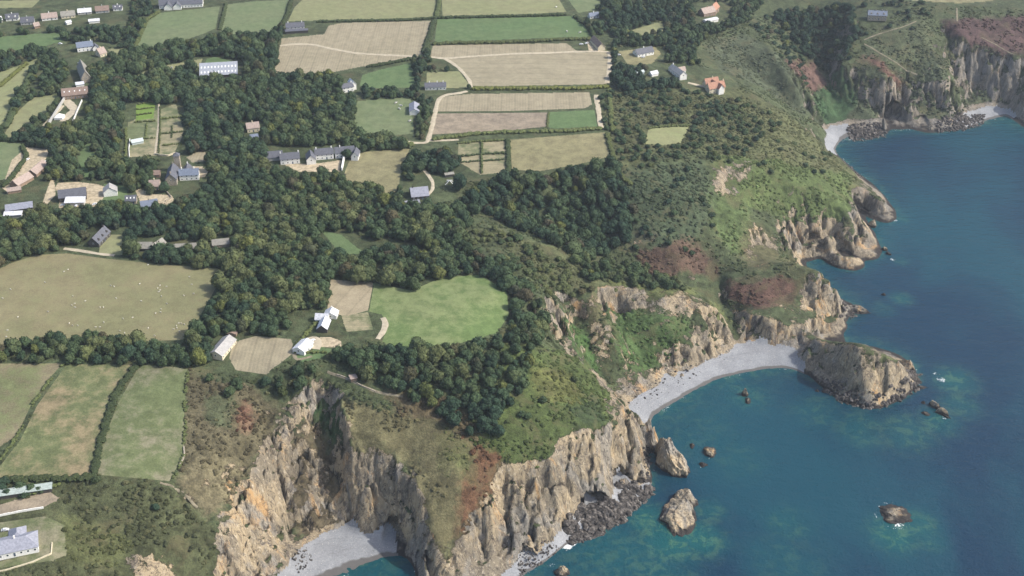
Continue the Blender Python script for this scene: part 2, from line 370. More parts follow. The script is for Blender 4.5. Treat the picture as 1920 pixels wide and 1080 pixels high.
def varied(name, c, sc=.4, amt=.35, rough=.9, bump=0, fine=3):
    """a matt surface whose colour wanders a little"""
    t = NT(name); p = t.pos(); f = t.noise(p, sc, 5, .6); g = t.noise(p, sc*fine*3, 3, .6)
    v = t.math('ADD', t.rng(f, .3, .7, 1-amt, 1+amt), t.rng(g, .3, .7, -amt*.4, amt*.4))
    t.col(t.mix(1, c, t.grey(v), 'MULTIPLY')); t.b.inputs['Roughness'].default_value = rough
    if bump: t.bump(g, bump)
    return t.m
def rock_colour(t):
    """weathered schist: buff and grey faces, ochre stains, pale scars, dark joints running down the face"""
    p = t.pos(); pv = t.pos((1, 1, .4), (0, R(8), 0))
    big = t.noise(p, .03, 4, .6); mid = t.noise(pv, .12, 6, .7, .8); fine = t.noise(pv, .5, 7, .8, .3)
    c = t.mix(t.rng(big, .4, .6), (.24, .205, .15), (.43, .345, .225))
    c = t.mix(t.rng(t.noise(pv, .04, 5, .65, .8), .5, .62, 0, .75), c, (.25, .24, .22))
    c = t.mix(t.rng(t.noise(pv, .05, 5, .65, 1.2), .55, .68, 0, .85), c, (.50, .31, .14))
    c = t.mix(t.rng(mid, .47, .33), c, (.13, .11, .09))
    c = t.mix(t.rng(fine, .53, .68), c, (.60, .52, .395))
    c = t.mix(t.rng(t.noise(p, .9, 3, .7), .62, .7, 0, .6), c, (.62, .58, .5))
    j = t.math('ABSOLUTE', t.math('SUBTRACT', t.noise(t.pos((1, 1, .22), (R(6), R(-10), R(20))), .16, 5, .6, 1.5), .5))
    c = t.mix(t.rng(j, .03, .0, 0, .8), c, (.06, .05, .045))
    c = t.mix(t.rng(fine, .42, .3), c, (.07, .062, .052))
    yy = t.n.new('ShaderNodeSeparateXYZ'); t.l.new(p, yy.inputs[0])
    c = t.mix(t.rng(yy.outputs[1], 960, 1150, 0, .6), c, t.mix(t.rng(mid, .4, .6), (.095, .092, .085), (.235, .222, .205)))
    return c, mid, fine, j
def wet_band(t, c):
    g = t.n.new('ShaderNodeSeparateXYZ'); t.l.new(t.pos(), g.inputs[0])
    z = t.math('ADD', g.outputs[2], t.math('MULTIPLY', t.noise(t.pos(), .18, 3), -5))
    return t.mix(t.rng(z, .6, -1.4), c, (.04, .036, .034)), g.outputs[2]
def m_ground():
    t = NT('ground'); tint = t.attr('tint'); al = t.attr('tint', 'Alpha')
    p = t.pos(); n1 = t.noise(p, .035, 4, .6); n2 = t.noise(p, .16, 5, .68); n3 = t.noise(p, .75, 4, .7)
    v = t.math('MULTIPLY', t.rng(n1, .3, .7, .8, 1.2), t.math('MULTIPLY', t.rng(n2, .32, .68, .62, 1.38), t.rng(n3, .3, .7, .7, 1.3)))
    veg = t.mix(1, tint, t.grey(v), 'MULTIPLY')
    veg = t.mix(t.rng(t.noise(p, .045, 6, .7, .6), .5, .66, 0, .5), veg, (.12, .105, .055))
    rock, mid, fine, cr = rock_colour(t)
    gn = t.n.new('ShaderNodeSeparateXYZ'); t.l.new(t.n.new('ShaderNodeNewGeometry').outputs['Normal'], gn.inputs[0])
    s = t.math('SUBTRACT', t.math('ADD', t.math('MULTIPLY', al, .85), t.math('MULTIPLY', t.noise(p, .07, 7, .8), 1.75)), t.math('ADD', gn.outputs[2], .58))
    zz = t.n.new('ShaderNodeSeparateXYZ'); t.l.new(p, zz.inputs[0]); s = t.math('ADD', s, t.rng(zz.outputs[2], 9, 4, 0, .9))
    mask = t.rng(s, .1, .2)
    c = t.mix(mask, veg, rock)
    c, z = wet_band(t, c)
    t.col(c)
    h = t.math('ADD', t.math('MULTIPLY', t.math('ADD', mid, t.math('MULTIPLY', fine, .5)), t.math('MULTIPLY', mask, 2.2)), t.math('MULTIPLY', n3, .5))
    t.bump(h, 1.6, .8)
    return t.m
def m_rock(name='rock'):
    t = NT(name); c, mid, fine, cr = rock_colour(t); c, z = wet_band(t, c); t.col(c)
    t.bump(t.math('ADD', mid, t.math('MULTIPLY', fine, .6)), 1.6, .7); return t.m
def m_beach():
    t = NT('shingle'); p = t.pos()
    v = t.math('ADD', t.rng(t.noise(p, .9, 4, .8), .3, .7, .82, 1.14), t.rng(t.noise(p, .08, 3), .3, .7, -.1, .1))
    c = t.mix(1, (.29, .30, .315), t.grey(v), 'MULTIPLY')
    c = t.mix(t.rng(t.voro(p, .5), .16, .05), c, (.66, .64, .6))
    c = t.mix(t.rng(t.noise(p, .35, 4, .7), .66, .74), c, (.14, .14, .14))
    g = t.n.new('ShaderNodeSeparateXYZ'); t.l.new(p, g.inputs[0])
    z = t.math('ADD', g.outputs[2], t.math('MULTIPLY', t.noise(p, .1, 3), -.5))
    zv = t.n.new('ShaderNodeCombineXYZ'); t._in(zv.inputs[0], t.math('ADD', g.outputs[2], t.math('MULTIPLY', t.noise(p, .05, 3), .8)))
    c = t.mix(t.rng(t.noise(zv.outputs[0], 2.2, 4, .7), .56, .68, 0, .6), c, (.15, .15, .15))
    c = t.mix(t.rng(z, .55, .25), c, (.13, .125, .12)); t.col(c); t.bump(t.noise(p, 1.2, 4, .8), .8, .8); return t.m
def m_field(name, c, c2=None, rows=0, rot=0, patch=.5, amt=.16, mow=0):
    """field: colour wander, thin bare patches, optional drill rows in direction rot"""
    t = NT(name); p = t.pos(); c2 = c2 or tuple(k*.8 for k in c)
    a = t.noise(p, .02, 5, .6); b = t.noise(p, .12, 5, .7); d = t.noise(p, .9, 3, .7)
    k = t.mix(t.rng(t.math('ADD', t.math('MULTIPLY', a, .6), t.math('MULTIPLY', b, .4)), .42, .58, 0, patch), c, c2)
    v = t.math('ADD', t.rng(b, .3, .7, 1-amt, 1+amt), t.rng(d, .3, .7, -amt*.7, amt*.7))
    if rows:
        w = t.n.new('ShaderNodeTexWave'); t.l.new(t.pos((1, 1, 1), (0, 0, rot)), w.inputs[0]); w.inputs['Scale'].default_value = rows
        w.inputs['Distortion'].default_value = 1.2; w.inputs['Detail'].default_value = 2; w.inputs['Detail Scale'].default_value = .6
        v = t.math('ADD', v, t.math('MULTIPLY', t.math('SUBTRACT', w.outputs['Fac'], .5), .11))
    if rows:
        w = t.n.new('ShaderNodeTexWave'); t.l.new(t.pos((1, 1, 1), (0, 0, rot+.02)), w.inputs[0]); w.inputs['Scale'].default_value = .024; w.inputs['Distortion'].default_value = .3
        v = t.math('MULTIPLY', v, t.rng(w.outputs['Fac'], .93, 1, 1, .86))
    t.col(t.mix(1, k, t.grey(v), 'MULTIPLY')); t.bump(d, .25, .6); return t.m
def m_sea():
    t = NT('sea_water'); p = t.pos(); sh = t.attr('shallow', 'Fac')
    a = t.noise(t.pos((1, .55, 1)), .008, 4, .55, .5); b = t.noise(p, .05, 4, .6)
    deep = t.mix(t.rng(a, .38, .64), (.003, .027, .058), (.005, .052, .078))
    reef = t.mix(t.rng(t.noise(p, .11, 5, .7, .6), .46, .6), (.006, .075, .082), (.045, .125, .09))
    c = t.mix(t.math('ADD', sh, t.math('MULTIPLY', t.math('SUBTRACT', b, .5), t.math('MULTIPLY', sh, 1.0)), clamp=True), deep, reef)
    foam = t.attr('foam', 'Fac')
    fo = t.rng(t.math('ADD', foam, t.math('MULTIPLY', t.math('SUBTRACT', t.noise(p, .5, 4, .8), .5), 1.5)), .62, .72)
    t.col(t.mix(fo, c, (.75, .78, .78))); t.b.inputs['Roughness'].default_value = .27; t.b.inputs['IOR'].default_value = 1.33
    t.b.inputs['Specular IOR Level'].default_value = .45
    w = t.math('ADD', t.math('MULTIPLY', t.noise(t.pos((1, 2.2, 1), (0, 0, R(-25))), .09, 4, .6), 1.0), t.math('MULTIPLY', t.noise(t.pos((1.7, 1, 1), (0, 0, R(30))), .35, 4, .65), .45))
    w = t.math('ADD', w, t.math('MULTIPLY', t.noise(t.pos((.5, 1.6, 1), (0, 0, R(-18))), .03, 3, .5), 1.6))
    t.bump(w, 1.5, .75); return t.m
# ------------------------------------------------------------------ what grows where (surveyed outlines)
C_SCRUB = (.062, .078, .038)
COVER = [  # outline, colour, bareness (0 = always green, 0.5 = bare where steep, 1 = bare rock)
 ([(1130,170),(1250,165),(1390,165),(1480,215),(1580,300),(1640,340),(1560,380),(1400,300),(1250,280),(1150,320)], (.082,.092,.042), .35),
 ([(1440,200),(1500,245),(1560,290),(1620,340),(1590,360),(1500,330),(1430,280),(1400,230)], (.095,.105,.048), .35),
 ([(1150,320),(1320,300),(1345,420),(1280,470),(1130,460)], (.055,.075,.04), .3),
 ([(1320,80),(1400,60),(1470,110),(1540,235),(1500,215),(1420,160),(1350,130)], (.07,.085,.05), .2),
 ([(1560,140),(1620,170),(1600,225),(1545,235),(1520,180)], (.045,.082,.036), .2),
 ([(1650,40),(1740,40),(1750,90),(1700,160),(1620,110)], (.08,.095,.05), .3),
 ([(1605,108),(1640,105),(1690,150),(1695,165),(1650,130)], (.13,.075,.055), .2),
 ([(1470,110),(1530,120),(1550,160),(1510,165)], (.12,.075,.06), .3),
 ([(1755,38),(1940,30),(1940,108),(1850,100),(1790,80)], (.082,.052,.048), .1),
 ([(1340,290),(1450,300),(1600,330),(1600,400),(1560,430),(1480,415),(1400,390),(1340,370)], (.078,.106,.038), .42),
 ([(1330,370),(1400,390),(1420,450),(1380,480),(1340,430)], (.075,.105,.04), .4),
 ([(1195,480),(1290,450),(1345,490),(1330,522),(1210,512)], (.088,.058,.042), .1),
 ([(1355,525),(1470,520),(1500,545),(1480,565),(1420,578),(1368,562)], (.094,.056,.042), .1),
 ([(1450,480),(1540,505),(1520,540),(1460,520)], (.09,.1,.05), .5),
 ([(940,430),(1060,470),(1130,530),(1090,545),(1000,520),(950,480)], (.085,.095,.045), .2),
 ([(1130,525),(1240,530),(1310,545),(1300,560),(1150,545)], (.10,.115,.045), .4),
 ([(1140,560),(1220,585),(1290,600),(1295,640),(1220,700),(1160,690)], (.06,.098,.034), .55),
 ([(1040,600),(1100,620),(1130,700),(1080,670)], (.06,.11,.035), .35),
 ([(1320,565),(1350,570),(1365,610),(1350,625)], (.13,.15,.06), .4),
 ([(940,640),(1060,660),(1110,690),(1160,770),(1150,805),(1050,820),(1030,865),(940,875),(900,840),(880,780)], (.066,.09,.03), .35),
 ([(640,730),(760,770),(880,820),(905,880),(860,1020),(820,1080),(788,1000),(775,870),(700,865),(655,850)], (.122,.112,.058), .32),
 ([(880,815),(940,850),(915,930),(880,1010),(855,1030),(868,920)], (.125,.068,.038), .25),
 ([(720,715),(850,760),(920,820),(860,815),(760,780)], (.1,.08,.046), .2),
 ([(345,700),(450,720),(530,760),(490,840),(460,900),(400,930),(345,900),(340,800)], (.088,.078,.046), .4),
 ([(440,760),(480,760),(470,800),(440,800)], (.12,.068,.045), .2),
 ([(330,900),(400,850),(470,870),(440,950),(400,970),(350,940)], (.125,.11,.065), .5),
 ([(590,750),(645,770),(650,850),(610,870),(590,820)], (.045,.085,.034), .1),
 ([(570,860),(640,860),(640,960),(580,960)], (.11,.09,.06), .7),
 ([(-60,910),(180,900),(320,905),(410,990),(410,1060),(330,1130),(-60,1130)], (.062,.07,.034), .2),
 ([(100,960),(180,980),(250,1010),(220,1060),(100,1040)], (.085,.095,.04), .15),
 ([(1000,680),(1060,690),(1090,740),(1030,760),(990,720)], (.095,.105,.035), .3),
 ([(1060,760),(1120,745),(1140,790),(1080,800)], (.048,.07,.03), .3),
 ([(380,740),(440,745),(430,800),(385,790)], (.075,.085,.045), .3),
 ([(820,800),(890,830),(880,900),(840,860)], (.1,.11,.045), .3),
 ([(1478,640),(1540,590),(1605,585),(1640,645),(1560,655),(1500,662)], (.1,.098,.05), 1.2),
 ([(225,1040),(262,1036),(300,1042),(345,1085),(240,1110)], (.1,.098,.05), 1.05),
 ([(1195,432),(1245,430),(1240,445),(1200,470),(1180,475)], (.075,.08,.05), .78),
 # bare rock
 ([(545,825),(600,790),(648,850),(655,905),(642,985),(560,1012),(540,960)], (.092,.076,.048), .34),
 ([(590,712),(606,735),(574,790),(545,830),(552,900),(542,960),(552,1020),(500,1100),(380,1130),(400,1040),(436,960),(466,900),(486,850),(500,810),(540,765)], (.1,.098,.05), .88),
 ([(590,860),(604,850),(612,900),(600,960),(585,940)], (.1,.098,.05), .85),
 ([(640,750),(655,790),(662,840),(650,850),(640,800)], (.1,.098,.05), .82),
 ([(655,845),(700,862),(768,876),(768,940),(770,1040),(700,1005),(640,985),(600,960),(640,900)], (.1,.098,.05), .82),
 ([(770,880),(792,885),(800,1000),(830,1040),(880,985),(915,925),(936,868),(1040,855),(1046,815),(1145,796),(1215,880),(1220,915),(1130,985),(1060,1010),(960,1090),(780,1130)], (.1,.098,.05), .89),
 ([(1095,686),(1125,700),(1162,760),(1190,768),(1240,840),(1200,850),(1145,792),(1125,730)], (.1,.098,.05), .85),
 ([(1110,534),(1200,538),(1290,546),(1338,575),(1330,598),(1300,588),(1200,585),(1128,570)], (.1,.098,.05), .87),
 ([(1150,696),(1240,690),(1292,625),(1355,590),(1375,650),(1240,730),(1160,745)], (.1,.098,.05), .82),
 ([(1100,540),(1125,560),(1150,660),(1130,660),(1100,600)], (.1,.098,.05), .78),
 ([(1030,585),(1050,600),(1075,655),(1060,665),(1035,620)], (.14,.11,.05), .95),
 ([(1368,585),(1500,560),(1490,500),(1550,515),(1620,590),(1500,665),(1380,645)], (.1,.098,.05), .82),
 ([(1450,412),(1500,425),(1560,428),(1592,420),(1604,358),(1630,340),(1690,395),(1680,500),(1490,492)], (.1,.098,.05), .84),
 ([(1335,330),(1365,302),(1420,300),(1405,335),(1378,372),(1335,372)], (.1,.098,.05), .87),
 ([(1395,415),(1440,430),(1465,480),(1430,510),(1395,500)], (.1,.098,.05), .78),
 ([(1580,128),(1640,128),(1700,168),(1725,150),(1742,84),(1766,110),(1782,190),(1810,240),(1700,252),(1585,250),(1605,180)], (.065,.08,.045), .6),
 ([(1795,95),(1930,112),(1930,225),(1825,205),(1790,160)], (.065,.08,.045), .6),
 ([(1500,640),(1530,625),(1600,640),(1740,690),(1720,740),(1640,775),(1500,700)], (.1,.098,.05), .79),
 ([(1605,655),(1655,668),(1690,690),(1655,700),(1620,685)], (.09,.1,.045), .45),
]
FIELDS = [ # outline, name, material key, label
 ([(104,352),(108,343),(145,341),(180,345),(202,352),(196,368),(182,388),(150,393),(110,390),(112,372)], 'yard', 'sand', 'sandy farmyard round the long dark barn'),
 ([(74,398),(90,350),(97,332),(104,350),(104,366)], 'yard', 'sand', 'pale wedge of sandy ground left of the farmyard'),
 ([(252,352),(268,357),(290,364),(322,366),(326,376),(300,392),(262,378)], 'yard', 'sand', 'sandy court between the blue slate cottage and the lane'),
 ([(340,318),(352,312),(378,312),(390,322),(384,332),(352,334),(340,328)], 'yard', 'sand', 'pale gravel turning circle beside the manor'),
 ([(352,320),(364,317),(378,320),(372,327),(356,327)], 'lawn', 'green', 'small oval lawn inside the turning circle'),
 ([(532,308),(600,306),(640,300),(636,322),(560,322)], 'yard', 'sand', 'pale court before the farmhouse range'),
 ([(255,196),(291,190),(288,222),(255,226)], 'lawn', 'lime', 'lime green maze plot in the formal garden'),
 ([(22,300),(50,276),(92,280),(84,306),(50,345),(14,362),(4,352)], 'yard', 'sand', 'littered pale yard round the old barns'),
 ([(200,92),(232,90),(240,100),(215,108)], 'lawn', 'olive', 'small glade in the far left wood'),
 ([(1100,76),(1112,74),(1130,94),(1104,95)], 'yard', 'sand', 'littered sandy yard by the brown barn'),
 ([(600,632),(620,632),(640,640),(640,652),(596,650)], 'yard', 'sand', 'gravel before the white gabled house'),
 ([(-40,16),(-40,2),(75,0),(60,14)], 'field', 'olive', 'narrow pale green strip field in the top left corner'),
 ([(-40,72),(60,64),(112,60),(120,76),(86,86),(40,100),(-40,108)], 'field', 'green', 'bright green field below the row of bungalows'),
 ([(255,88),(274,38),(300,24),(412,12),(404,54),(380,64),(330,80),(290,88)], 'field', 'green2', 'green field in front of the long slate roofed hall'),
 ([(412,54),(424,8),(480,2),(546,0),(540,22),(528,46),(508,68),(430,68)], 'field', 'green2', 'green field with a straw patch beside the hedge'),
 ([(540,40),(552,14),(575,-8),(822,-8),(814,31),(760,34),(640,37),(598,38)], 'field', 'olive', 'wide pale olive field above the stubble field with a track'),
 ([(828,-8),(1044,-8),(1062,22),(1000,26),(830,31)], 'field', 'olive', 'pale olive field above the vivid green strip'),
 ([(1060,-8),(1132,-8),(1122,18),(1084,24)], 'field', 'green2', 'small green field by the top of the coastal scrub'),
 ([(528,72),(608,64),(616,48),(640,43),(812,39),(806,60),(792,104),(777,106),(740,104),(700,102),(640,95),(610,89),(590,84),(570,82.5),(545,83),(526,86)], 'field', 'tan', 'stubble field with a small weedy hollow above the track'),
 ([(525,86.5),(545,83.5),(570,83),(590,84.5),(610,89.5),(640,95.5),(700,102.5),(740,104.5),(770,106.5),(700,122),(670,126),(612,138),(514,137)], 'field', 'tan', 'stubble field below the curving track'),
 ([(820,35),(1076,30),(1102,50),(1112,70),(1060,70),(900,76),(815,79)], 'field', 'green', 'vivid green field with cattle'),
 ([(812,85),(1062,81),(1082,96),(960,100.5),(834,109),(806,106)], 'field', 'tan', 'thin stubble strip between hedge and farm road'),
 ([(838,110),(880,107),(960,102),(1100,97.5),(1140,98),(1144,116),(1138,158),(1010,160),(900,162),(883,160),(880,150),(871,139),(858,126)], 'field', 'tanrow', 'large stubble field inside the bend of the farm road'),
 ([(680,140),(720,129),(775,117),(778,164),(690,166),(674,160)], 'field', 'green', 'small green paddock ringed by trees beside the white cottages'),
 ([(824,182),(885,176),(1105,173),(1110,196),(1096,203),(960,208),(820,209)], 'field', 'tan', 'pale stubble strip with rounded right end'),
 ([(817,213),(1028,211),(1026,237),(960,244),(810,252)], 'field', 'brown', 'brown grey tilled strip'),
 ([(1030,210),(1114,206),(1120,237),(1040,241),(1028,238)], 'field', 'green', 'dark green strip beside the tilled strip'),
 ([(664,190),(770,181),(776,250),(720,256),(658,250)], 'field', 'green2', 'green pasture with a white shed at its edge'),
 ([(800,136),(860,133),(884,164),(800,166)], 'lawn', 'olive', 'lawn in front of the long white bungalow'),
 ([(956,262),(1134,248),(1148,292),(1082,309),(1010,321),(960,318)], 'field', 'olivetan', 'rough olive field above the dark coastal wood'),
 ([(860,268),(948,263),(950,322),(900,328),(858,302)], 'garden_plot', 'garden', 'garden plots divided by clipped hedges'),
 ([(662,286),(768,279),(750,328),(746,372),(725,366),(690,350),(641,346),(648,318)], 'field', 'olivetan', 'rough yellow field beside the white farmhouse'),
 ([(1216,240),(1292,236),(1277,268),(1250,272),(1210,270)], 'meadow', 'pale', 'pale mown meadow in the coastal scrub'),
 ([(232,150),(290,127),(380,110),(374,126),(345,136),(300,137),(262,154)], 'field', 'olive', 'curved field beside the long pale roof'),
 ([(388,110),(404,106),(452,120),(382,123)], 'lawn', 'green', 'triangular lawn above the long pale roof'),
 ([(-40,150),(50,118),(82,106),(62,128),(32,185),(8,236),(-40,260)], 'field', 'pale', 'narrow pale field at the left edge'),
 ([(2,262),(30,212),(62,183),(108,177),(90,212),(60,232),(20,258)], 'field', 'olive', 'small straw coloured paddock beside the walled garden'),
 ([(-40,262),(46,270),(50,292),(22,330),(-40,352)], 'field', 'green2', 'green field at the left edge above the barn yard'),
 ([(146,290),(168,262),(182,296),(172,330),(148,336)], 'lawn', 'green', 'shady lawn between trees'),
 ([(-60,530),(25,492),(70,478),(125,475),(200,485),(300,495),(420,505),(402,545),(372,598),(345,637),(260,640),(180,628),(60,642),(-60,655)], 'field', 'sheep', 'big dry pasture with sheep'),
 ([(-60,682),(118,681),(92,710),(62,752),(32,815),(-60,880)], 'field', 'dry', 'dry patchy pasture at the left edge'),
 ([(125,683),(248,684),(212,745),(188,845),(173,892),(-20,900),(38,825),(70,760)], 'field', 'patchy', 'patchy green and brown pasture between two low banks'),
 ([(262,684),(352,690),(345,780),(345,850),(318,902),(182,890),(192,830),(222,755)], 'field', 'green3', 'green pasture with grey scorched patch'),
 ([(620,524),(700,530),(690,582),(652,592),(613,588)], 'ploughed_plot', 'tanrow2', 'tan ploughed plot above the white house'),
 ([(702,530),(770,545),(830,520),(900,515),(950,545),(954,590),(930,625),(870,641),(830,650),(770,660),(716,642),(728,612),(716,590),(692,584)], 'field', 'bright', 'bright green clifftop field hemmed in by woods'),
 ([(640,592),(690,585),(700,618),(650,622)], 'garden_plot', 'garden', 'striped kitchen garden beside the white house'),
 ([(436,642),(480,630),(546,636),(552,660),(500,702),(442,694),(430,672)], 'yard', 'tan', 'bare dry yard beside the long grey barn'),
 ([(555,668),(600,650),(625,655),(600,672),(560,680)], 'lawn', 'green', 'clipped lawn below the white bungalow'),
 ([(1700,-10),(1880,-10),(1860,2),(1800,6),(1712,2)], 'field', 'olivetan', 'pale field above the far heath'),
 ([(-40,958),(90,920),(112,935),(80,952),(-40,972)], 'lawn', 'brown', 'brown grass behind the slate roofed house'),
 ([(-40,985),(85,968),(120,985),(125,1040),(95,1052),(-40,1070)], 'lawn', 'green3', 'garden round the slate roofed house'),
 ([(285,210),(330,195),(345,250),(325,290),(235,295),(240,230)], 'garden_plot', 'garden', 'formal walled garden of the manor'),
 ([(350,295),(372,284),(402,286),(398,300),(360,305)], 'lawn', 'tan', 'dry lawn above the turning circle'),
 ([(1190,55),(1240,40),(1248,62),(1205,70),(1165,66)], 'meadow', 'olive', 'clearing among the far coastal trees'),
 ([(1160,96),(1228,88),(1240,100),(1222,120),(1178,122)], 'meadow', 'olivetan', 'dry clearing round the dark roofed bungalow'),
 ([(600,430),(640,440),(670,465),(690,475),(640,478)], 'lawn', 'green', 'grass glade inside the wood'),
 ([(190,440),(232,440),(230,478),(185,478)], 'lawn', 'olive', 'dry garden beside the dark cottage'),
 ([(195,345),(240,345),(238,380),(190,382)], 'lawn', 'green', 'lawn beside the yard wall'),
]
BEACHES = [
 ([(548,1040),(575,1018),(600,1004),(640,985),(660,975),(690,996),(722,1004),(742,1030),(752,1060),(700,1085),(620,1120),(560,1160),(470,1260),(440,1240),(500,1120),(530,1060)], 'pale shingle at the foot of the near cliffs'),
 ([(930,1095),(966,1048),(1010,1034),(1036,1018),(1048,1000),(1075,968),(1108,950),(1140,966),(1160,960),(1148,930),(1138,905),(1160,897),(1195,910),(1222,905),(1250,915),(1200,970),(1120,1020),(1050,1045),(1000,1085),(960,1110)], 'boulder beach round the near headland'),
 ([(1150,745),(1190,742),(1236,722),(1246,700),(1290,690),(1330,678),(1366,658),(1378,640),(1430,640),(1490,652),(1512,668),(1510,712),(1400,715),(1300,760),(1221,790),(1195,782),(1165,765)], 'long pale curved shingle beach'),
 ([(1520,246),(1556,233),(1592,231),(1600,255),(1570,290),(1550,285)], 'small white beach in the far cove'),
 ([(1790,222),(1838,200),(1900,198),(1908,216),(1850,240),(1790,240)], 'far shingle beach under the grey cliffs'),
]
TRACKS = [ # centre line, width, label
 ([(525,86),(545,83),(570,82.5),(590,84),(610,89),(640,95),(670,100),(700,102),(740,104),(778,106)], 4.5, 'pale farm track curving across the stubble'),
 ([(808,107),(835,110),(880,106),(960,101),(1030,99),(1080,97),(1120,96),(1140,97),(1144,104),(1143,125),(1138,156)], 4.5, 'pale farm road past the stubble field'),
 ([(833,110),(845,116),(860,127),(872,140),(881,152),(883,164)], 4, 'pale track curving down past the lawn'),
 ([(876,171),(860,175),(840,177),(826,182),(820,192),(815,215),(808,245),(803,262),(800,268),(775,268),(765,266)], 4.5, 'rutted pale track beside the hedge'),
 ([(800,264),(840,263),(860,262)], 3.5, 'short pale spur track'),
 ([(794,318),(803,328),(812,342),(811,356),(800,368)], 3, 'rutted drive to the grey roofed house'),
 ([(120,466),(150,470),(185,476),(215,479)], 3.5, 'sandy lane along the top of the sheep pasture'),
 ([(614,697),(632,703),(655,712),(680,724),(700,733),(725,739),(755,744)], 3, 'grey cliff path below the wood'),
 ([(575,638),(590,632),(598,643),(592,655)], 5, 'gravel drive between the two white houses'),
 ([(1118,178),(1122,205),(1126,235),(1128,240)], 5, 'sandy strip at the end of the fields'),
 ([(298,195),(297,230),(294,262),(290,290)], 3, 'straight garden path through the walled garden'),
 ([(124,188),(140,205),(118,228)], 8, 'sandy yard inside the walled garden'),
 ([(560,650),(550,665),(556,676),(585,668)], 4, 'sandy path beside the clipped lawn'),
 ([(718,596),(724,606),(719,622),(708,636)], 4, 'sandy bank at the corner of the bright field'),
 ([(1290,155),(1310,160),(1325,164)], 4, 'sandy drive to the red roofed house'),
 ([(1795,40),(1794,15)], 3, 'footpath across the far heath'),
 ([(1620,75),(1650,63),(1690,52),(1718,40)], 2.5, 'footpath below the far grey house'),
 ([(1620,82),(1650,100),(1690,125),(1720,140)], 2.5, 'footpath slanting down the far slope'),
 ([(1840,70),(1870,85),(1900,102)], 2, 'thin footpath over the heath'),
 ([(300,905),(330,915),(352,932),(375,955)], 2.2, 'worn cliff path along the near headland'),
 ([(82,236),(100,218),(118,198)], 4, 'sandy lane beside the walled garden'),
]
def axis(parts):
    a = [parts[0][0]]
    for s, e, d in parts:
        n = max(1, int(round((e-s)/d))); a += list(np.linspace(s, e, n+1)[1:])
    return np.array(a)
GX = axis([(-770, 780, 1.3)]); GY = axis([(475, 900, 1.05), (900, 1150, 1.5), (1150, 1450, 2.2), (1450, 1560, 4)])
XX, YY = np.meshgrid(GX, GY); ZA = YY*CT+(CAMH-60)*ST
keep = (np.abs(XX) < .4*ZA+120)
HH = bil(HG, XX, YY)
keepv = keep&(HH > -7)
ok = keepv[:-1, :-1]&keepv[1:, :-1]&keepv[1:, 1:]&keepv[:-1, 1:]
fi, fj = np.nonzero(ok); NXg = len(GX)
quads = np.stack([fi*NXg+fj, fi*NXg+fj+1, (fi+1)*NXg+fj+1, (fi+1)*NXg+fj], 1)
VX = XX.ravel().copy(); VY = YY.ravel().copy()
# crisp outlines: pull the nearest grid points on to every field edge
regions = []
for pts, nm, mk, lb in FIELDS: regions.append((polyw(pts), nm, mk, lb))
for pts, lb in BEACHES: regions.append((polyw(pts, 0), 'beach', 'beach', lb))
isl = np.array([un(a, b, 0) for a, b in [(1494,693),(1530,708),(1560,726),(1590,752),(1640,774),(1694,752),(1728,722),(1724,688),(1692,662),(1640,647),(1580,645),(1540,649),(1518,668)]])
regions.append((isl, 'rocky_islet', 'ground', 'rugged grass topped rock islet at the end of the long beach'))
moved = np.zeros(len(VX), bool)
for poly, nm, mk, lb in regions:
    if nm in ('beach', 'rocky_islet'): continue
    m = np.nonzero((VX > poly[:, 0].min()-3)&(VX < poly[:, 0].max()+3)&(VY > poly[:, 1].min()-3)&(VY < poly[:, 1].max()+3)&~moved)[0]
    d, bx, by = nearest(poly, VX[m], VY[m]); s = d < .62
    s = d < .7; VX[m[s]] = bx[s]; VY[m[s]] = by[s]; moved[m[s]] = True
VZ = height(VX, VY)
fl = np.zeros(len(quads), int)
cx = VX[quads].mean(1); cy = VY[quads].mean(1); czz = VZ[quads].mean(1)
wob = 3*(fbm(cx/9, cy/9, 5, 2)-.5)
for k, (poly, nm, mk, lb) in enumerate(regions):
    if nm == 'beach': m = inside(poly, cx+wob, cy-wob)&(czz < 6.5+wob*.5)&(fl == 0)
    else: m = inside(poly, cx, cy)&(fl == 0)
    fl[m] = k+1
# beaches are smooth shingle
bm_ = np.zeros(len(VX), bool)
for k, r in enumerate(regions):
    if r[1] == 'beach': bm_[quads[fl == k+1].ravel()] = True
VZ[bm_] = bil(HG, VX[bm_], VY[bm_])+.5*(fbm(VX[bm_]/4, VY[bm_]/4, 3, 3)-.5)
# sea caves and undercuts: the foot of the cliff is pushed back under the rock above it
CAVES = [(1118,966,12,13,13,(-.2,1)),(1160,903,9,10,11,(-.5,.85)),(742,1020,9,15,15,(0,1)),(800,1062,7,12,9,(-.2,1)),(1674,226,13,22,17,(0,1)),(1535,468,7,11,9,(-.2,1)),(1578,470,8,11,9,(-.1,1)),(1617,402,9,10,11,(-.5,.85)),(1060,985,6,7,7,(-.2,1)),(1512,640,6,9,7,(-.6,.8)),(1600,745,7,6,5,(-.1,1)),(1735,238,6,9,7,(0,1)),(985,1042,7,8,6,(-.3,1))]
for a, b, r_, h_, d_, (dx_, dy_) in CAVES:
    x0_, y0_ = un(a, b, 2); n_ = math.hypot(dx_, dy_); dx_ /= n_; dy_ /= n_
    la_ = (VX-x0_)*dy_-(VY-y0_)*dx_; lo_ = (VX-x0_)*dx_+(VY-y0_)*dy_; q_ = 1-(la_/r_)**2
    m_ = (q_ > 0)&(lo_ > -9)&(lo_ < 16)&(VZ > .9)&(VZ < h_*np.sqrt(np.maximum(q_, 0))); k_ = d_*np.sqrt(q_[m_])*np.clip((VZ[m_]-.9)/1.2, 0, 1)
    VX[m_] += dx_*k_; VY[m_] += dy_*k_
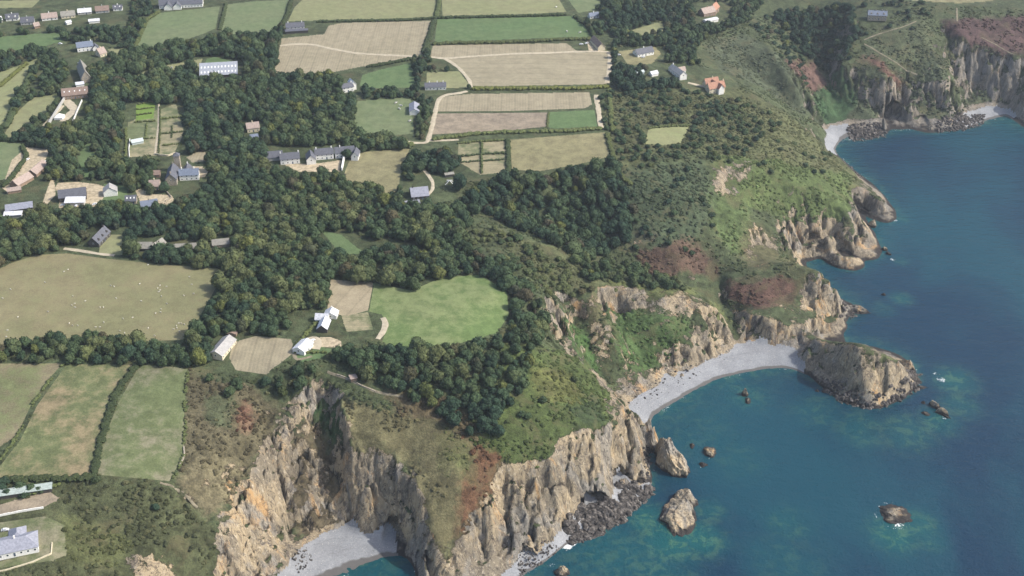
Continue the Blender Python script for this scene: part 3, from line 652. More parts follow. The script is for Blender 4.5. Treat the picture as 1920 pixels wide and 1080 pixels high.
# colours of the open ground
used = np.zeros(len(VX), bool); used[quads.ravel()] = True; ui = np.nonzero(used)[0]
T = np.zeros((len(VX), 4), np.float32); T[:] = (*C_SCRUB, .5)
ux, uy = VX[ui], VY[ui]; Tu = T[ui]
WARP = [(ux+20*(fbm(ux/22, uy/22, 60+s*7, 4)-.5)+5*(vnoise(ux/2.5, uy/2.5, s)-.5), uy+20*(fbm(ux/22, uy/22, 80+s*7, 4)-.5)+5*(vnoise(ux/2.5, uy/2.5, s+9)-.5)) for s in range(3)]
for pts, c, al in COVER:
    P = polyw(pts); a = 0
    for wx_, wy_ in WARP: a = a+inside(P, wx_, wy_)/3.0
    a = a[:, None]
    if al > .78: Tu[:, 3:] = Tu[:, 3:]*(1-a)+al*a
    else: Tu = Tu*(1-a)+np.array([[*c, al]])*a
T[ui] = Tu
MATS = dict(
 beach=m_beach(), sand=varied('sandy_ground', (.42,.35,.24), .35, .3), lime=m_field('lime_green', (.16,.24,.05), (.09,.15,.04), rows=.35, patch=.3), ground=m_ground(),
 green=m_field('grass_green', (.10,.155,.065), (.115,.15,.07)), green2=m_field('grass_mid', (.135,.175,.085), (.16,.175,.095)),
 green3=m_field('grass_scorched', (.118,.142,.064), (.19,.17,.12), patch=.8, amt=.22), bright=m_field('grass_bright', (.115,.17,.06), (.19,.215,.1), patch=.7),
 olive=m_field('grass_olive', (.225,.225,.12), (.19,.21,.1)), olivetan=m_field('grass_straw', (.22,.20,.11), (.2,.19,.1), amt=.25),
 pale=m_field('grass_pale', (.24,.245,.125), (.17,.2,.09)), sheep=m_field('grass_dry', (.225,.20,.112), (.175,.175,.088), patch=.8),
 dry=m_field('grass_patchy', (.225,.195,.12), (.14,.155,.072), patch=1, amt=.24), patchy=m_field('grass_mixed', (.13,.15,.068), (.22,.18,.105), patch=1, amt=.24),
 tan=m_field('stubble', (.30,.262,.18), (.255,.225,.15), rows=.12), tanrow=m_field('stubble_rows', (.295,.26,.178), (.25,.225,.15), rows=.09, rot=R(88)),
 tanrow2=m_field('ploughed', (.33,.28,.19), (.28,.24,.16), rows=.35, rot=R(20)), brown=m_field('tilled', (.24,.2,.15), (.29,.24,.17), amt=.22),
 garden=m_field('garden_soil', (.13,.155,.075), (.27,.24,.15), patch=1, rows=.12, rot=R(90)))
def submesh(name, sel, mat):
    q = quads[sel]; ids, inv = np.unique(q, return_inverse=True)
    me = np_mesh(name, np.stack([VX[ids], VY[ids], VZ[ids]], 1), inv.reshape(q.shape), True)
    if mat.name == 'ground': colattr(me, 'tint', T[ids])
    return link(name, me, mat)
tag(submesh('ground', fl == 0, MATS['ground']), kind='structure')
for k, (poly, nm, mk, lb) in enumerate(regions):
    if (fl == k+1).sum():
        o = submesh(nm, fl == k+1, MATS[mk])
        if nm == 'rocky_islet': tag(o, lb, 'islet')
        else: tag(o, label=lb, kind='structure')
# far land beyond the surveyed ground
# ------------------------------------------------------------------ sea
SHALLOW = [ # centre, radius (m), strength: reefs and weed near the surface
 (1260,1010,22,1),(1215,975,14,.9),(1230,1060,26,.55),(1310,1010,16,.95),(1330,960,10,.6),(1150,1050,30,.45),(1090,1070,25,.4),(1675,1000,14,.9),(1720,985,12,.8),(1740,1010,10,.5),
 (1480,985,14,.45),(1480,1060,22,.3),(1790,715,16,.75),(1800,760,14,.6),(1760,790,14,.75),(1700,810,20,.6),(1620,800,20,.5),(1540,770,20,.4),(1690,560,9,.6),(1655,580,10,.4),(1400,740,16,.45),(1290,800,30,.3),(1380,860,18,.25),(1690,410,7,.5),(1690,490,7,.4),(1560,610,16,.4)]
FOAM = [(1064,1025,5,.95),(1075,1018,4,.9),(1034,1060,4,.7),(1765,712,7,.7),(1755,700,6,.6),(1772,782,4,.75),(1684,984,5,.8),(1692,976,4,.7),(1335,858,3,.7),(1318,873,3,.7),(1292,992,4,.5),(1680,414,3,.8),(1674,487,4,.8),(1655,700,4,.2),(1715,695,5,.7),(1725,720,4,.5),(1672,772,4,.5),(1618,582,4,.5),(1658,553,2,.6)]
SX = axis([(-1800, -340, 60), (-340, 620, 2.6), (620, 4000, 120)]); SY = axis([(200, 560, 20), (560, 1330, 2.6), (1330, 1700, 10), (1700, 5000, 150)])
sx, sy = np.meshgrid(SX, SY); hs = bil(HG, sx, sy); inb = (sx > X0)&(sx < X1)&(sy > Y0)&(sy < Y1)
sh = np.where(inb, .62*np.exp(np.clip(hs, -60, 0)/2.8), 0)
for a, b, r, s in SHALLOW:
    x, y = un(a, b, 0); sh = np.maximum(sh, s*np.exp(-(((sx-x)/r)**2+((sy-y)/(r*1.15))**2)**1.5*.7))
fo = np.where(inb, (.2+.5*fbm(sx/18, sy/18, 44, 3))*np.exp(-((hs+.35)/.8)**2), 0)
for a, b, r, s in [(1674,968,11,.6),(1282,972,17,.4),(1254,885,10,.4),(1330,852,5,.5),(1318,874,4,.5),(1760,772,9,.5)]:
    x, y = un(a, b, 0); d = np.hypot(sx-x, (sy-y)*.85); fo = np.maximum(fo, s*np.exp(-((d-r)/2.2)**2)*(.45+.8*fbm(sx/6, sy/6, 45, 2)))
for a, b, r, s in FOAM:
    x, y = un(a, b, 0); fo = np.maximum(fo, s*np.exp(-(((sx-x)/r)**2+((sy-y)/r)**2)))
ii, jj = np.meshgrid(np.arange(len(SY)-1), np.arange(len(SX)-1), indexing='ij'); n = len(SX)
q = np.stack([ii*n+jj, ii*n+jj+1, (ii+1)*n+jj+1, (ii+1)*n+jj], -1).reshape(-1, 4)
me = np_mesh('sea', np.stack([sx.ravel(), sy.ravel(), np.zeros(sx.size)], 1), q, True)
for nm, A in (('shallow', sh), ('foam', fo)):
    a = me.attributes.new(nm, 'FLOAT', 'POINT'); a.data.foreach_set('value', A.ravel().astype(np.float32))
tag(link('sea', me, m_sea()), kind='structure')
# ------------------------------------------------------------------ tracks
m_track = varied('track', (.44, .385, .285), .3, .16); m_path = varied('footpath', (.21, .185, .13), .3, .3)
def ribbon(name, pts, w, mat, lift=.22, jit=.4):
    P = polyw(pts, closed=False); d = np.r_[0, np.cumsum(np.hypot(*np.diff(P, axis=0).T))]
    n = max(3, int(d[-1]/2)); t = np.linspace(0, d[-1], n); X = np.interp(t, d, P[:, 0]); Y = np.interp(t, d, P[:, 1])
    for _ in range(3): X[1:-1] = (X[:-2]+2*X[1:-1]+X[2:])/4; Y[1:-1] = (Y[:-2]+2*Y[1:-1]+Y[2:])/4
    tx, ty = np.gradient(X), np.gradient(Y); L = np.hypot(tx, ty)+1e-9; nx, ny = -ty/L, tx/L
    ww = w/2*(1+jit*(vnoise(t/5, t*0, 3)-.5)); K = 5; V = []
    for k in range(K):
        o = (k/(K-1)*2-1); a = X+nx*ww*o; b = Y+ny*ww*o; V.append(np.stack([a, b, bil(HD, a, b)+lift-(.15 if k in (0, K-1) else 0)], 1))
    V = np.stack(V, 1).reshape(-1, 3); i, j = np.meshgrid(np.arange(n-1), np.arange(K-1), indexing='ij')
    F = np.stack([i*K+j, (i+1)*K+j, (i+1)*K+j+1, i*K+j+1], -1).reshape(-1, 4)[:, ::-1]
    return link(name, np_mesh(name, V, F, True), mat)
for pts, w, lb in TRACKS: tag(ribbon('track', pts, w if 'path' not in lb else w*.6, m_track if 'path' not in lb or 'garden' in lb else m_path), label=lb, kind='structure')
# ------------------------------------------------------------------ woods
WOODS = [
 ([(40,108),(132,108),(150,125),(128,150),(112,178),(62,180),(86,130)], 8, 4, .4, 'beside the narrow pale field'),
 ([(8,256),(60,236),(96,246),(112,236),(110,300),(80,330),(60,276),(40,268)], 8, 4.2, .4, 'above the left yard'),
 ([(100,285),(150,262),(150,338),(104,338)], 8, 4.4, .45, 'above the farmyard'),
 ([(175,262),(240,228),(236,300),(292,308),(282,345),(205,338),(180,300)], 8.5, 4.6, .5, 'left of the formal garden'),
 # outline, spacing, mean radius, tone (0 dark bluish, .5 green, 1 olive), place phrase
 ([(-40,30),(140,20),(290,-10),(300,20),(268,50),(254,88),(240,105),(190,100),(122,78),(112,60),(-40,66)], 9, 3.6, .3, 'among the far bungalows'),
 ([(-40,104),(60,90),(130,80),(135,112),(90,108),(50,116),(-40,160)], 8, 4, .35, 'on the far left field bank'),
 ([(110,200),(150,112),(190,95),(250,92),(330,77),(430,65),(515,68),(525,90),(512,138),(640,142),(668,185),(656,250),(765,256),(770,280),(652,286),(640,345),(700,350),(740,370),(790,386),(850,384),(900,396),
   (860,440),(905,482),(950,500),(995,545),(1030,592),(1008,640),(950,640),(956,590),(950,540),(900,508),(830,511),(765,541),(700,524),(622,517),(612,590),(600,612),(560,626),(470,632),(430,618),(385,640),(350,650),(370,605),(402,550),(426,498),
   (300,490),(216,480),(205,462),(160,462),(125,462),(70,472),(22,488),(-40,530),(-40,385),(50,372),(90,388),(86,300)], 8.2, 5.0, .42, 'in the valley wood'),
 ([(880,352),(960,325),(1010,326),(1080,312),(1150,298),(1165,340),(1195,400),(1180,440),(1140,472),(1100,482),(1040,452),(960,418),(900,394),(866,372)], 8.5, 5.2, .18, 'in the dark wood below the rough field'),
 ([(620,640),(690,650),(760,650),(870,643),(945,632),(1005,642),(990,700),(962,770),(925,825),(880,812),(830,775),(760,742),(700,722),(650,690)], 8.0, 4.6, .25, 'in the dark clifftop wood'),
 ([(-40,655),(60,636),(180,625),(260,640),(345,640),(425,632),(400,655),(380,686),(260,678),(-40,678)], 7.5, 4.3, .4, 'in the hedge bank below the sheep pasture'),
 ([(478,722),(500,702),(560,682),(606,690),(570,738),(505,742)], 7, 3.4, .3, 'at the cliff edge by the dry yard'),
 ([(375,694),(440,697),(480,722),(440,742),(385,716)], 6, 2.6, .4, 'in the scrub below the grey barn'),
 ([(758,288),(850,275),(862,298),(885,330),(868,350),(822,330),(798,318),(762,334),(750,310)], 8, 4.6, .2, 'beside the grey roofed house'),
 ([(724,350),(758,345),(765,380),(735,378)], 8, 4.4, .25, 'beside the grey roofed house'),
 ([(1085,25),(1128,-10),(1330,-10),(1440,-10),(1400,40),(1330,62),(1300,95),(1330,150),(1280,160),(1150,168),(1148,110),(1118,78),(1100,50)], 8.5, 4.2, .25, 'in the far coastal wood'),
 ([(1445,20),(1600,8),(1606,60),(1592,112),(1540,124),(1495,85)], 8.5, 4.4, .05, 'in the far ravine'),
 ([(772,96),(812,98),(802,124),(850,124),(886,150),(880,166),(850,140),(790,132),(782,172),(770,165),(776,120)], 7, 3.6, .3, 'round the long white bungalow'),
 ([(668,170),(700,165),(790,166),(790,184),(672,188)], 7, 3.6, .35, 'in the hedge above the green pasture'),
 ([(782,186),(815,184),(806,225),(800,260),(780,258)], 6.5, 3.0, .5, 'in the hedge beside the rutted track'),
 ([(1150,168),(1280,160),(1400,180),(1470,228),(1380,300),(1290,300),(1160,296),(1148,250),(1130,236),(1120,182)], 5.2, 2.4, .45, 'in the coastal scrub'),
 ([(870,405),(960,436),(1050,482),(1110,540),(1050,560),(1000,545),(950,500),(905,480),(860,440)], 6, 2.8, .75, 'on the windswept ridge'),
 ([(1400,40),(1440,20),(1500,90),(1540,200),(1480,120)], 7, 2.6, .2, 'on the far spur'),
 ([(420,60),(528,46),(532,70),(524,90),(440,90)], 8, 4.4, .3, 'beside the far stubble field'),
 ([(1000,640),(1060,660),(1110,700),(1140,760),(1080,790),(1000,800),(950,800),(980,720)], 5.5, 1.8, .7, 'on the green spur'),
 ([(-40,100),(525,95),(525,300),(500,475),(120,460),(-40,480)], 12, 4.2, .45, 'in the gardens round the manor'),
 ([(1290,165),(1480,222),(1590,310),(1500,335),(1290,300)], 6.5, 1.8, .5, 'on the open hill'),
 ([(1150,300),(1320,300),(1345,420),(1280,470),(1160,440)], 6, 2.1, .3, 'on the dark slope'),
 ([(-40,905),(170,895),(320,905),(390,980),(380,1040),(240,1000),(150,960),(130,930),(60,905)], 8, 2.2, .45, 'on the near headland'),
 ([(-40,900),(110,895),(180,900),(200,930),(130,940),(100,925),(-40,925)], 6, 2.8, .35, 'in the hedge above the slate roofed house'),
 ([(1130,470),(1230,500),(1290,540),(1200,535),(1110,530),(1040,480)], 6.5, 3, .5, 'along the ridge above the long beach'),
 ([(1130,440),(1240,420),(1320,440),(1330,480),(1250,470),(1160,475)], 8, 2.5, .3, 'on the slope above the red bracken'),
 ([(1620,-5),(1760,0),(1740,40),(1700,60),(1650,70),(1600,60)], 9, 2.8, .3, 'round the far grey house'),
]
CLEAR = [[(88,245),(115,180),(130,120),(170,122),(172,195),(152,238)],[(225,185),(350,190),(350,300),(300,305),(225,300)],[(285,300),(395,296),(400,352),(350,358),(285,350)],
 [(10,360),(25,322),(50,275),(95,275),(95,300),(80,345),(105,335),(205,335),(205,390),(100,395),(20,372)],[(-20,372),(70,370),(70,408),(-20,408)],[(225,362),(330,352),(380,355),(330,390),(228,386)],
 [(160,420),(240,425),(235,482),(160,478)],[(250,438),(315,438),(312,472),(250,475)],[(322,445),(388,445),(388,470),(322,472)],[(392,436),(438,436),(435,468),(392,468)],
 [(600,422),(642,428),(700,440),(790,448),(800,466),(700,470),(640,482),(600,460)],[(500,270),(655,272),(645,328),(500,318)],[(638,145),(672,140),(676,176),(640,178)],[(453,222),(494,222),(494,268),(453,266)],
 [(365,100),(460,108),(460,150),(368,150)],[(0,22),(240,0),(240,48),(0,60)],[(280,-10),(400,-10),(400,22),(290,24)],[(95,78),(205,75),(205,125),(140,130),(95,100)],
 [(750,340),(830,330),(830,385),(750,388)],[(810,325),(880,310),(880,345),(815,350)],[(1100,60),(1150,60),(1150,100),(1100,100)],[(1155,85),(1250,82),(1250,122),(1155,124)],[(1210,125),(1290,112),(1290,150),(1212,150)],
 [(1255,115),(1300,118),(1380,130),(1385,182),(1280,165)],[(1300,0),(1370,0),(1370,45),(1300,45)],[(1600,8),(1672,8),(1672,46),(1600,46)],[(1080,15),(1130,15),(1130,42),(1080,42)],[(395,625),(460,618),(460,690),(395,690)],[(540,575),(650,570),(655,650),(600,655),(540,670)],
 [(-40,950),(110,950),(130,1050),(-40,1070)],[(60,930),(140,935),(140,975),(60,975)]]
gx = np.arange(X0, X1+.1, HC); gy = np.arange(Y0, Y1+.1, HC); GXX, GYY = np.meshgrid(gx, gy)
OPEN = np.zeros(GXX.shape, bool)
for poly, nm, mk, lb in regions: OPEN |= inside(poly, GXX, GYY)&(nm != 'rocky_islet')
for c in CLEAR: OPEN |= inside(polyw(c, 3), GXX, GYY)
for pts, w, lb in TRACKS:
    P = polyw(pts, closed=False); d = np.r_[0, np.cumsum(np.hypot(*np.diff(P, axis=0).T))]; t = np.arange(0, d[-1], 1)
    for ox in (-2, 0, 2):
        for oy in (-2, 0, 2):
            OPEN[np.round((np.interp(t, d, P[:, 1])+oy-Y0)/HC).astype(int), np.round((np.interp(t, d, P[:, 0])+ox-X0)/HC).astype(int)] = True
def is_open(x, y): return OPEN[np.clip(np.round((y-Y0)/HC).astype(int), 0, OPEN.shape[0]-1), np.clip(np.round((x-X0)/HC).astype(int), 0, OPEN.shape[1]-1)]
TREES = []     # x, y, z, radius, height, tone, wood index
taken = np.zeros((384, 480), bool)
for wi, (pts, sp, rad, tone, ph) in enumerate(WOODS):
    sp *= .82 if rad > 2.9 else .9; rad *= .9 if rad > 3.2 else 1
    P = polyw(pts, rad*.9); x0, y0 = P.min(0); x1, y1 = P.max(0)
    a, b = np.meshgrid(np.arange(x0, x1, sp), np.arange(y0, y1, sp*.87)); a = a+(np.arange(a.shape[0]) % 2)[:, None]*sp/2
    a = a.ravel()+rng.uniform(-.36, .36, a.size)*sp; b = b.ravel()+rng.uniform(-.36, .36, b.size)*sp
    k = inside(P, a, b)&~is_open(a, b)&(bil(HD, a, b) > 8)
    if rad < 3: k &= rng.random(a.size) < .5+.8*fbm(a/25, b/25, 13, 3)
    k &= ~taken[np.clip(((b-Y0)/4).astype(int), 0, 383), np.clip(((a-X0)/4).astype(int), 0, 479)]
    a, b = a[k], b[k]
    for da in (-4, 0, 4):
        for db in (-4, 0, 4): taken[np.clip(((b+db-Y0)/4).astype(int), 0, 383), np.clip(((a+da-X0)/4).astype(int), 0, 479)] = True
    r = rad*np.clip(np.exp(rng.normal(0, .27, len(a))), .5, 1.75); h = r*rng.uniform(1.35, 1.8, len(a)) if rad > 2.8 else r*rng.uniform(.9, 1.2, len(a))
    tn = np.clip(tone-.04+1.15*(fbm(a/45, b/45, 17, 3)-.5)+rng.normal(0, .13, len(a)), 0, 1)
    for q in zip(a, b, bil(HD, a, b), r, h, tn): TREES.append((*map(float, q), wi))
def ico(sub):
    import bmesh
    bm = bmesh.new(); bmesh.ops.create_icosphere(bm, subdivisions=sub, radius=1); bm.verts.ensure_lookup_table()
    V = np.array([v.co[:] for v in bm.verts]); F = np.array([[v.index for v in f.verts] for f in bm.faces]); bm.free(); return V, F
ICO2, ICO3, ICO1 = ico(2), ico(3), ico(1)
def n3(V, s, seed):
    return (vnoise(V[:, 0]*s+seed, V[:, 1]*s+V[:, 2]*s*.7, seed)+vnoise(V[:, 1]*s-V[:, 2]*s, V[:, 2]*s+seed+V[:, 0]*.4*s, seed+5))-1
def crown_geo(seed, lobes=9, tufts=420, flat=.8):
    """a dome of knobbly boughs with loose leaf sprays; unit radius, base at z=0"""
    g = np.random.default_rng(seed); Vs, Fs, n = [], [], 0
    for i in range(lobes):
        if i == 0: c = np.array([0, 0, .62*flat]); r = .62
        else:
            a = i*2.4+g.uniform(-.4, .4); d = g.uniform(.38, .62); c = np.array([math.cos(a)*d, math.sin(a)*d, flat*(g.uniform(.32, .62) if i % 3 else g.uniform(.75, .95))])
            if i % 3 == 0: c[:2] *= .55
            r = g.uniform(.3, .45)
        V, F = ICO2 if i else ICO3
        W = V*(r*(1+.22*n3(V, 2.1, seed+i)+.16*n3(V, 5.2, seed+i+50)))[:, None]; W[:, 2] *= .85
        Vs.append(W+c); Fs.append(F+n); n += len(V)
    base = np.concatenate(Vs); ids = g.integers(0, len(base), tufts); cen = np.array([0, 0, .4*flat])
    tv = []; 
    for i in ids:
        p = base[i]; d = p-cen; d /= np.linalg.norm(d)+1e-6; q = g.normal(size=3); u = np.cross(d, q); u /= np.linalg.norm(u); w = np.cross(d, u)*.5+d*.6
        s = g.uniform(.05, .13); o = p+d*s*.4
        tv += [o-u*s, o+u*s, o+w*s*1.5]
    Vs.append(np.array(tv)); Fs.append(np.arange(len(tv)).reshape(-1, 3)+n)
    V = np.concatenate(Vs); V[:, 2] = np.maximum(V[:, 2], .02); V[:, 2] -= .02
    return V, np.concatenate(Fs)
def m_leaf(name, lo, mid, hi):
    t = NT(name); p = t.pos()
    tn = t.math('ADD', t.attr('tone', 'Fac', 'INSTANCER'), t.attr('tone', 'Fac', 'OBJECT'))
    rn = t.n.new('ShaderNodeObjectInfo').outputs['Random']
    c = t.mix(t.rng(tn, 0, .5), lo, mid); c = t.mix(t.rng(tn, .5, 1), c, hi)
    c = t.mix(t.rng(rn, .93, 1.0, 0, .6), c, (.17, .18, .045)); c = t.mix(t.rng(rn, .07, 0, 0, .55), c, (.12, .085, .055))
    v = t.math('MULTIPLY', t.rng(t.noise(p, 1.1, 4, .75), .32, .68, .55, 1.5), t.math('ADD', t.math('MULTIPLY', t.math('FRACT', t.math('MULTIPLY', rn, 7.31)), .4), .8))
    t.col(t.mix(1, c, t.grey(v), 'MULTIPLY')); t.bump(t.noise(p, 1.6, 3, .8), 1.0, .7); t.b.inputs['Specular IOR Level'].default_value = .15
    return t.m
M_LEAF = m_leaf('foliage', (.03, .055, .034), (.052, .08, .038), (.095, .112, .048))
M_BARK = varied('bark', (.13, .11, .09), 2, .3)
crown_me = []
for k in range(6):
    V, F = crown_geo(100+k*7, lobes=8+k % 4, flat=(.95, .8, 1.05, .85, .9, .7)[k]); me = np_mesh('crown', V, F, False)
    me.materials.append(M_LEAF); crown_me.append(me)
def trunk_mesh():
    V, F = [], []; ns = 7
    def tube(pts):
        n = len(V)
        for (x, y, z, r) in pts:
            for a in range(ns): V.append((x+r*math.cos(a*2*math.pi/ns), y+r*math.sin(a*2*math.pi/ns), z))
        for i in range(len(pts)-1):
            for a in range(ns): F.append((n+i*ns+a, n+i*ns+(a+1) % ns, n+(i+1)*ns+(a+1) % ns, n+(i+1)*ns+a))
    tube([(0,0,-.12,.085), (.01,0,.0,.06), (.02,.01,.25,.048), (0,.02,.55,.035), (.02,0,.9,.015)])
    for k in range(5):
        a = k*1.26+.3; tube([(0,0,.2+.06*k,.03), (.2*math.cos(a),.2*math.sin(a),.4+.05*k,.02), (.45*math.cos(a),.45*math.sin(a),.55+.06*k,.008)])
    return np_mesh('trunk', V, F, True)
TRUNK = trunk_mesh(); TRUNK.materials.append(M_BARK)
# the 270 trees that show largest stand as trees of their own, the rest of the wood is one mass
TREES = np.array(TREES); px, py, za = proj(TREES[:, 0], TREES[:, 1], TREES[:, 2]+TREES[:, 4])
size = TREES[:, 3]/za*FPX; inv = (px > -10)&(px < 1930)&(py > -10)&(py < 1085)
bigf = TREES[:, 3] > 2.9
score = np.where(inv&bigf, size, -1); order = np.argsort(-score)
solo = order[:285]; rest = np.array([i for i in order[285:] if not (not inv[i] and (px[i] < -150 or px[i] > 2050))])
def tree_label(i, wi, r, h, tone, pxx, pyy):
    return ''
KIND = ['dark bottle green', 'deep green', 'mid green', 'olive green', 'yellowish olive']
landm = [(330,640,'the hedge bank below the sheep'),(460,600,'the lower side of the square wood'),(600,560,'the right side of the square wood'),(740,560,'the pointed tongue of wood'),(870,530,'the top of the bright field'),(560,420,'the top of the square wood'),(450,440,'the shed with pointed end'),(860,720,'the right flank of the clifftop wood'),(640,660,'the gravel yard'),(620,600,'the white gabled house'),(420,650,'the long grey barn'),(570,650,'the white bungalow'),(690,590,'the ploughed plot'),(840,580,'the bright green field'),(655,460,'the wood glade'),(200,560,'the sheep pasture'),(200,445,'the dark cottage'),(280,455,'the brown roofed sheds'),(900,830,'the lower wood tip'),(980,600,'the bright field corner'),(800,700,'the clifftop wood centre'),(700,690,'the cliff path'),(150,780,'the patchy pasture'),(780,365,'the grey roofed house'),(1090,400,'the windswept ridge'),(500,560,'the square wood centre'),(540,480,'the square wood top'),(330,370,'the manor house'),(150,365,'the farmyard'),(1000,370,'the rough olive field'),(20,450,'the left end of the wood'),(300,660,'the right half of the hedge bank'),(70,660,'the left half of the hedge bank')]
tree_objs = []
for n_, i in enumerate(solo):
    x, y, z, r, h, tn, wi = TREES[i]; wi = int(wi)
    root = bpy.data.objects.new('broadleaf_tree', None); COL.objects.link(root); root.location = (x, y, z-.3); root.rotation_euler.z = rng.uniform(0, 6.28)
    root.empty_display_size = .1
    tr = link('trunk', TRUNK, None, root); tr.scale = (h*.9, h*.9, h*.8)
    cr = link('crown', crown_me[n_ % 6], None, root); cr.location = (0, 0, h*.12); cr.scale = (r*rng.uniform(.95, 1.2), r*rng.uniform(.9, 1.1), h*.85)
    cr['tone'] = float(tn)
    ds = sorted((math.hypot(px[i]-a, (py[i]-b)*1.4), nm) for a, b, nm in landm)
    sz = 'large' if r > 5.6 else ('small' if r < 4.3 else 'medium'); la, lb_ = [(a, b) for a, b, nm in landm if nm == ds[0][1]][0]; sd_ = ('left of' if px[i] < la else 'right of') if abs(px[i]-la) > abs(py[i]-lb_)*1.2 else ('above' if py[i] < lb_ else 'below')
    lab = f"{sz} {KIND[min(4, int(tn*5))]} tree {WOODS[wi][4]}, {sd_} {ds[0][1]}"
    w = lab.split()
    if len(w) > 16: lab = ' '.join(f"{sz} {KIND[min(4, int(tn*5))].split()[-1]} tree {WOODS[wi][4]} {sd_} {ds[0][1]}".split()[:16])
    tag(root, lab, 'tree', 'trees '+WOODS[wi][4]); tree_objs.append(root)
# instancing of the uncountable rest
def scatter(name, pts, scl, rot, tone, idx, sources, label):
    me = bpy.data.meshes.new(name); me.vertices.add(len(pts)); me.vertices.foreach_set('co', np.asarray(pts, np.float32).ravel())
    for nm, ty, A, f in (('scl', 'FLOAT_VECTOR', scl, 'vector'), ('rot', 'FLOAT_VECTOR', rot, 'vector'), ('tone', 'FLOAT', tone, 'value'), ('idx', 'INT', idx, 'value')):
        a = me.attributes.new(nm, ty, 'POINT'); a.data.foreach_set(f, np.asarray(A, np.int32 if ty == 'INT' else np.float32).ravel())
    o = link(name, me); ng = bpy.data.node_groups.new(name, 'GeometryNodeTree'); N = ng.nodes; L = ng.links
    ng.interface.new_socket('Geometry', in_out='INPUT', socket_type='NodeSocketGeometry'); ng.interface.new_socket('Geometry', in_out='OUTPUT', socket_type='NodeSocketGeometry')
    gi = N.new('NodeGroupInput'); go = N.new('NodeGroupOutput'); ip = N.new('GeometryNodeInstanceOnPoints'); g2 = N.new('GeometryNodeGeometryToInstance')
    for s in reversed(sources):
        oi = N.new('GeometryNodeObjectInfo'); oi.inputs['Object'].default_value = s; oi.transform_space = 'ORIGINAL'; L.new(oi.outputs['Geometry'], g2.inputs[0])
    def at(nm, ty):
        a = N.new('GeometryNodeInputNamedAttribute'); a.data_type = ty; a.inputs['Name'].default_value = nm; return a.outputs['Attribute']
    ip.inputs['Pick Instance'].default_value = True
    L.new(gi.outputs[0], ip.inputs['Points']); L.new(g2.outputs[0], ip.inputs['Instance']); L.new(at('idx', 'INT'), ip.inputs['Instance Index'])
    L.new(at('rot', 'FLOAT_VECTOR'), ip.inputs['Rotation']); L.new(at('scl', 'FLOAT_VECTOR'), ip.inputs['Scale']); L.new(ip.outputs[0], go.inputs[0])
    md = o.modifiers.new('scatter', 'NODES'); md.node_group = ng
    return tag(o, label, kind='stuff')
def rz(n): return np.stack([np.zeros(n), np.zeros(n), rng.uniform(0, 6.28, n)], 1)
# ------------------------------------------------------------------ gorse, bracken and bramble tussocks over the open slopes
def tint_at(x, y):
    """colour of the ground cover at a place"""
    out = np.tile(np.array([*C_SCRUB, .5]), (len(x), 1))
    wx_, wy_ = x+20*(fbm(x/22, y/22, 60, 4)-.5), y+20*(fbm(x/22, y/22, 80, 4)-.5)
    for (pts, c, al), P in zip(COVER, COVP):
        m = inside(P, wx_, wy_)
        if al > .78: out[m, 3] = al
        else: out[m] = (*c, al)
    return out
COVP = [polyw(p) for p, c, a in COVER]
t = NT('brush'); p = t.pos(); gc = t.mix(1, t.attr('gcol', 'Color', 'INSTANCER'), t.attr('gcol', 'Color', 'OBJECT'), 'ADD')
rn = t.n.new('ShaderNodeObjectInfo').outputs['Random']
v = t.math('MULTIPLY', t.rng(t.noise(p, 1.4, 4, .75), .32, .68, .65, 1.4), t.rng(rn, 0, 1, .7, 1.3))
t.col(t.mix(t.rng(rn, .8, 1, 0, .5), t.mix(1, gc, t.grey(v), 'MULTIPLY'), (.11, .1, .05))); t.b.inputs['Specular IOR Level'].default_value = .1; M_BRUSH = t.m
bsrc = []
for k, (a, b, lb) in enumerate([(1010,760,'rounded gorse bush on the green spur'),(1180,370,'low bramble bush on the slope below the dark wood'),(1420,350,'pale green bush on the flank of the green headland')]):
    V, F = crown_geo(900+k, lobes=6, tufts=120, flat=.8); me = np_mesh('bush', V, F); me.materials.append(M_BRUSH); h_ = hit(a, b)
    o = link('bush', me, None, None, (h_.x, h_.y, zat(h_.x, h_.y)-.3)); o.scale = (2, 2, 1.6); g = tint_at(np.array([h_.x]), np.array([h_.y]))[0]; o['gcol'] = [float(q) for q in g[:3]]; tag(o, lb, 'bush'); bsrc.append(o)
Tr = TREES[rest]; big = Tr[:, 3] > 2.9
src = [tree_objs[k].children[1] if tree_objs[k].children[1].name.startswith('crown') else tree_objs[k].children[0] for k in range(6)]
for msk, nm, lb in ((big, 'woodland', 'dark rounded tree crowns of the distant woods'), (~big, 'scrub', 'low dense bushes on the coastal slopes')):
    A = Tr[msk]; n = len(A); zb = A[:, 2]+(A[:, 4]*.08 if nm == 'woodland' else -.42*A[:, 4])
    o = scatter(nm, np.stack([A[:, 0], A[:, 1], zb], 1), np.stack([A[:, 3]*rng.uniform(.95, 1.2, n), A[:, 3]*rng.uniform(.9, 1.1, n), A[:, 4]*.9], 1), rz(n), A[:, 5], rng.integers(0, 6 if nm == 'woodland' else 3, n), src if nm == 'woodland' else bsrc, lb)
    if nm == 'scrub': g = tint_at(A[:, 0], A[:, 1]); g[:, :3] = g[:, :3]*.92+.006; colattr(o.data, 'gcol', np.concatenate([g[:, :3], np.ones((n, 1))], 1))
print('trees', len(TREES), 'solo', len(solo), 'scrub', int((~big).sum()))
N0 = 130000
bx = rng.uniform(-340, 700, N0); by = rng.uniform(480, 1440, N0)
bz = bil(HD, bx, by); bs = bil(SLB, bx, by); dn = fbm(bx/16, by/16, 55, 4)
pxx, pyy, zz = proj(bx, by, bz); tc = tint_at(bx, by)
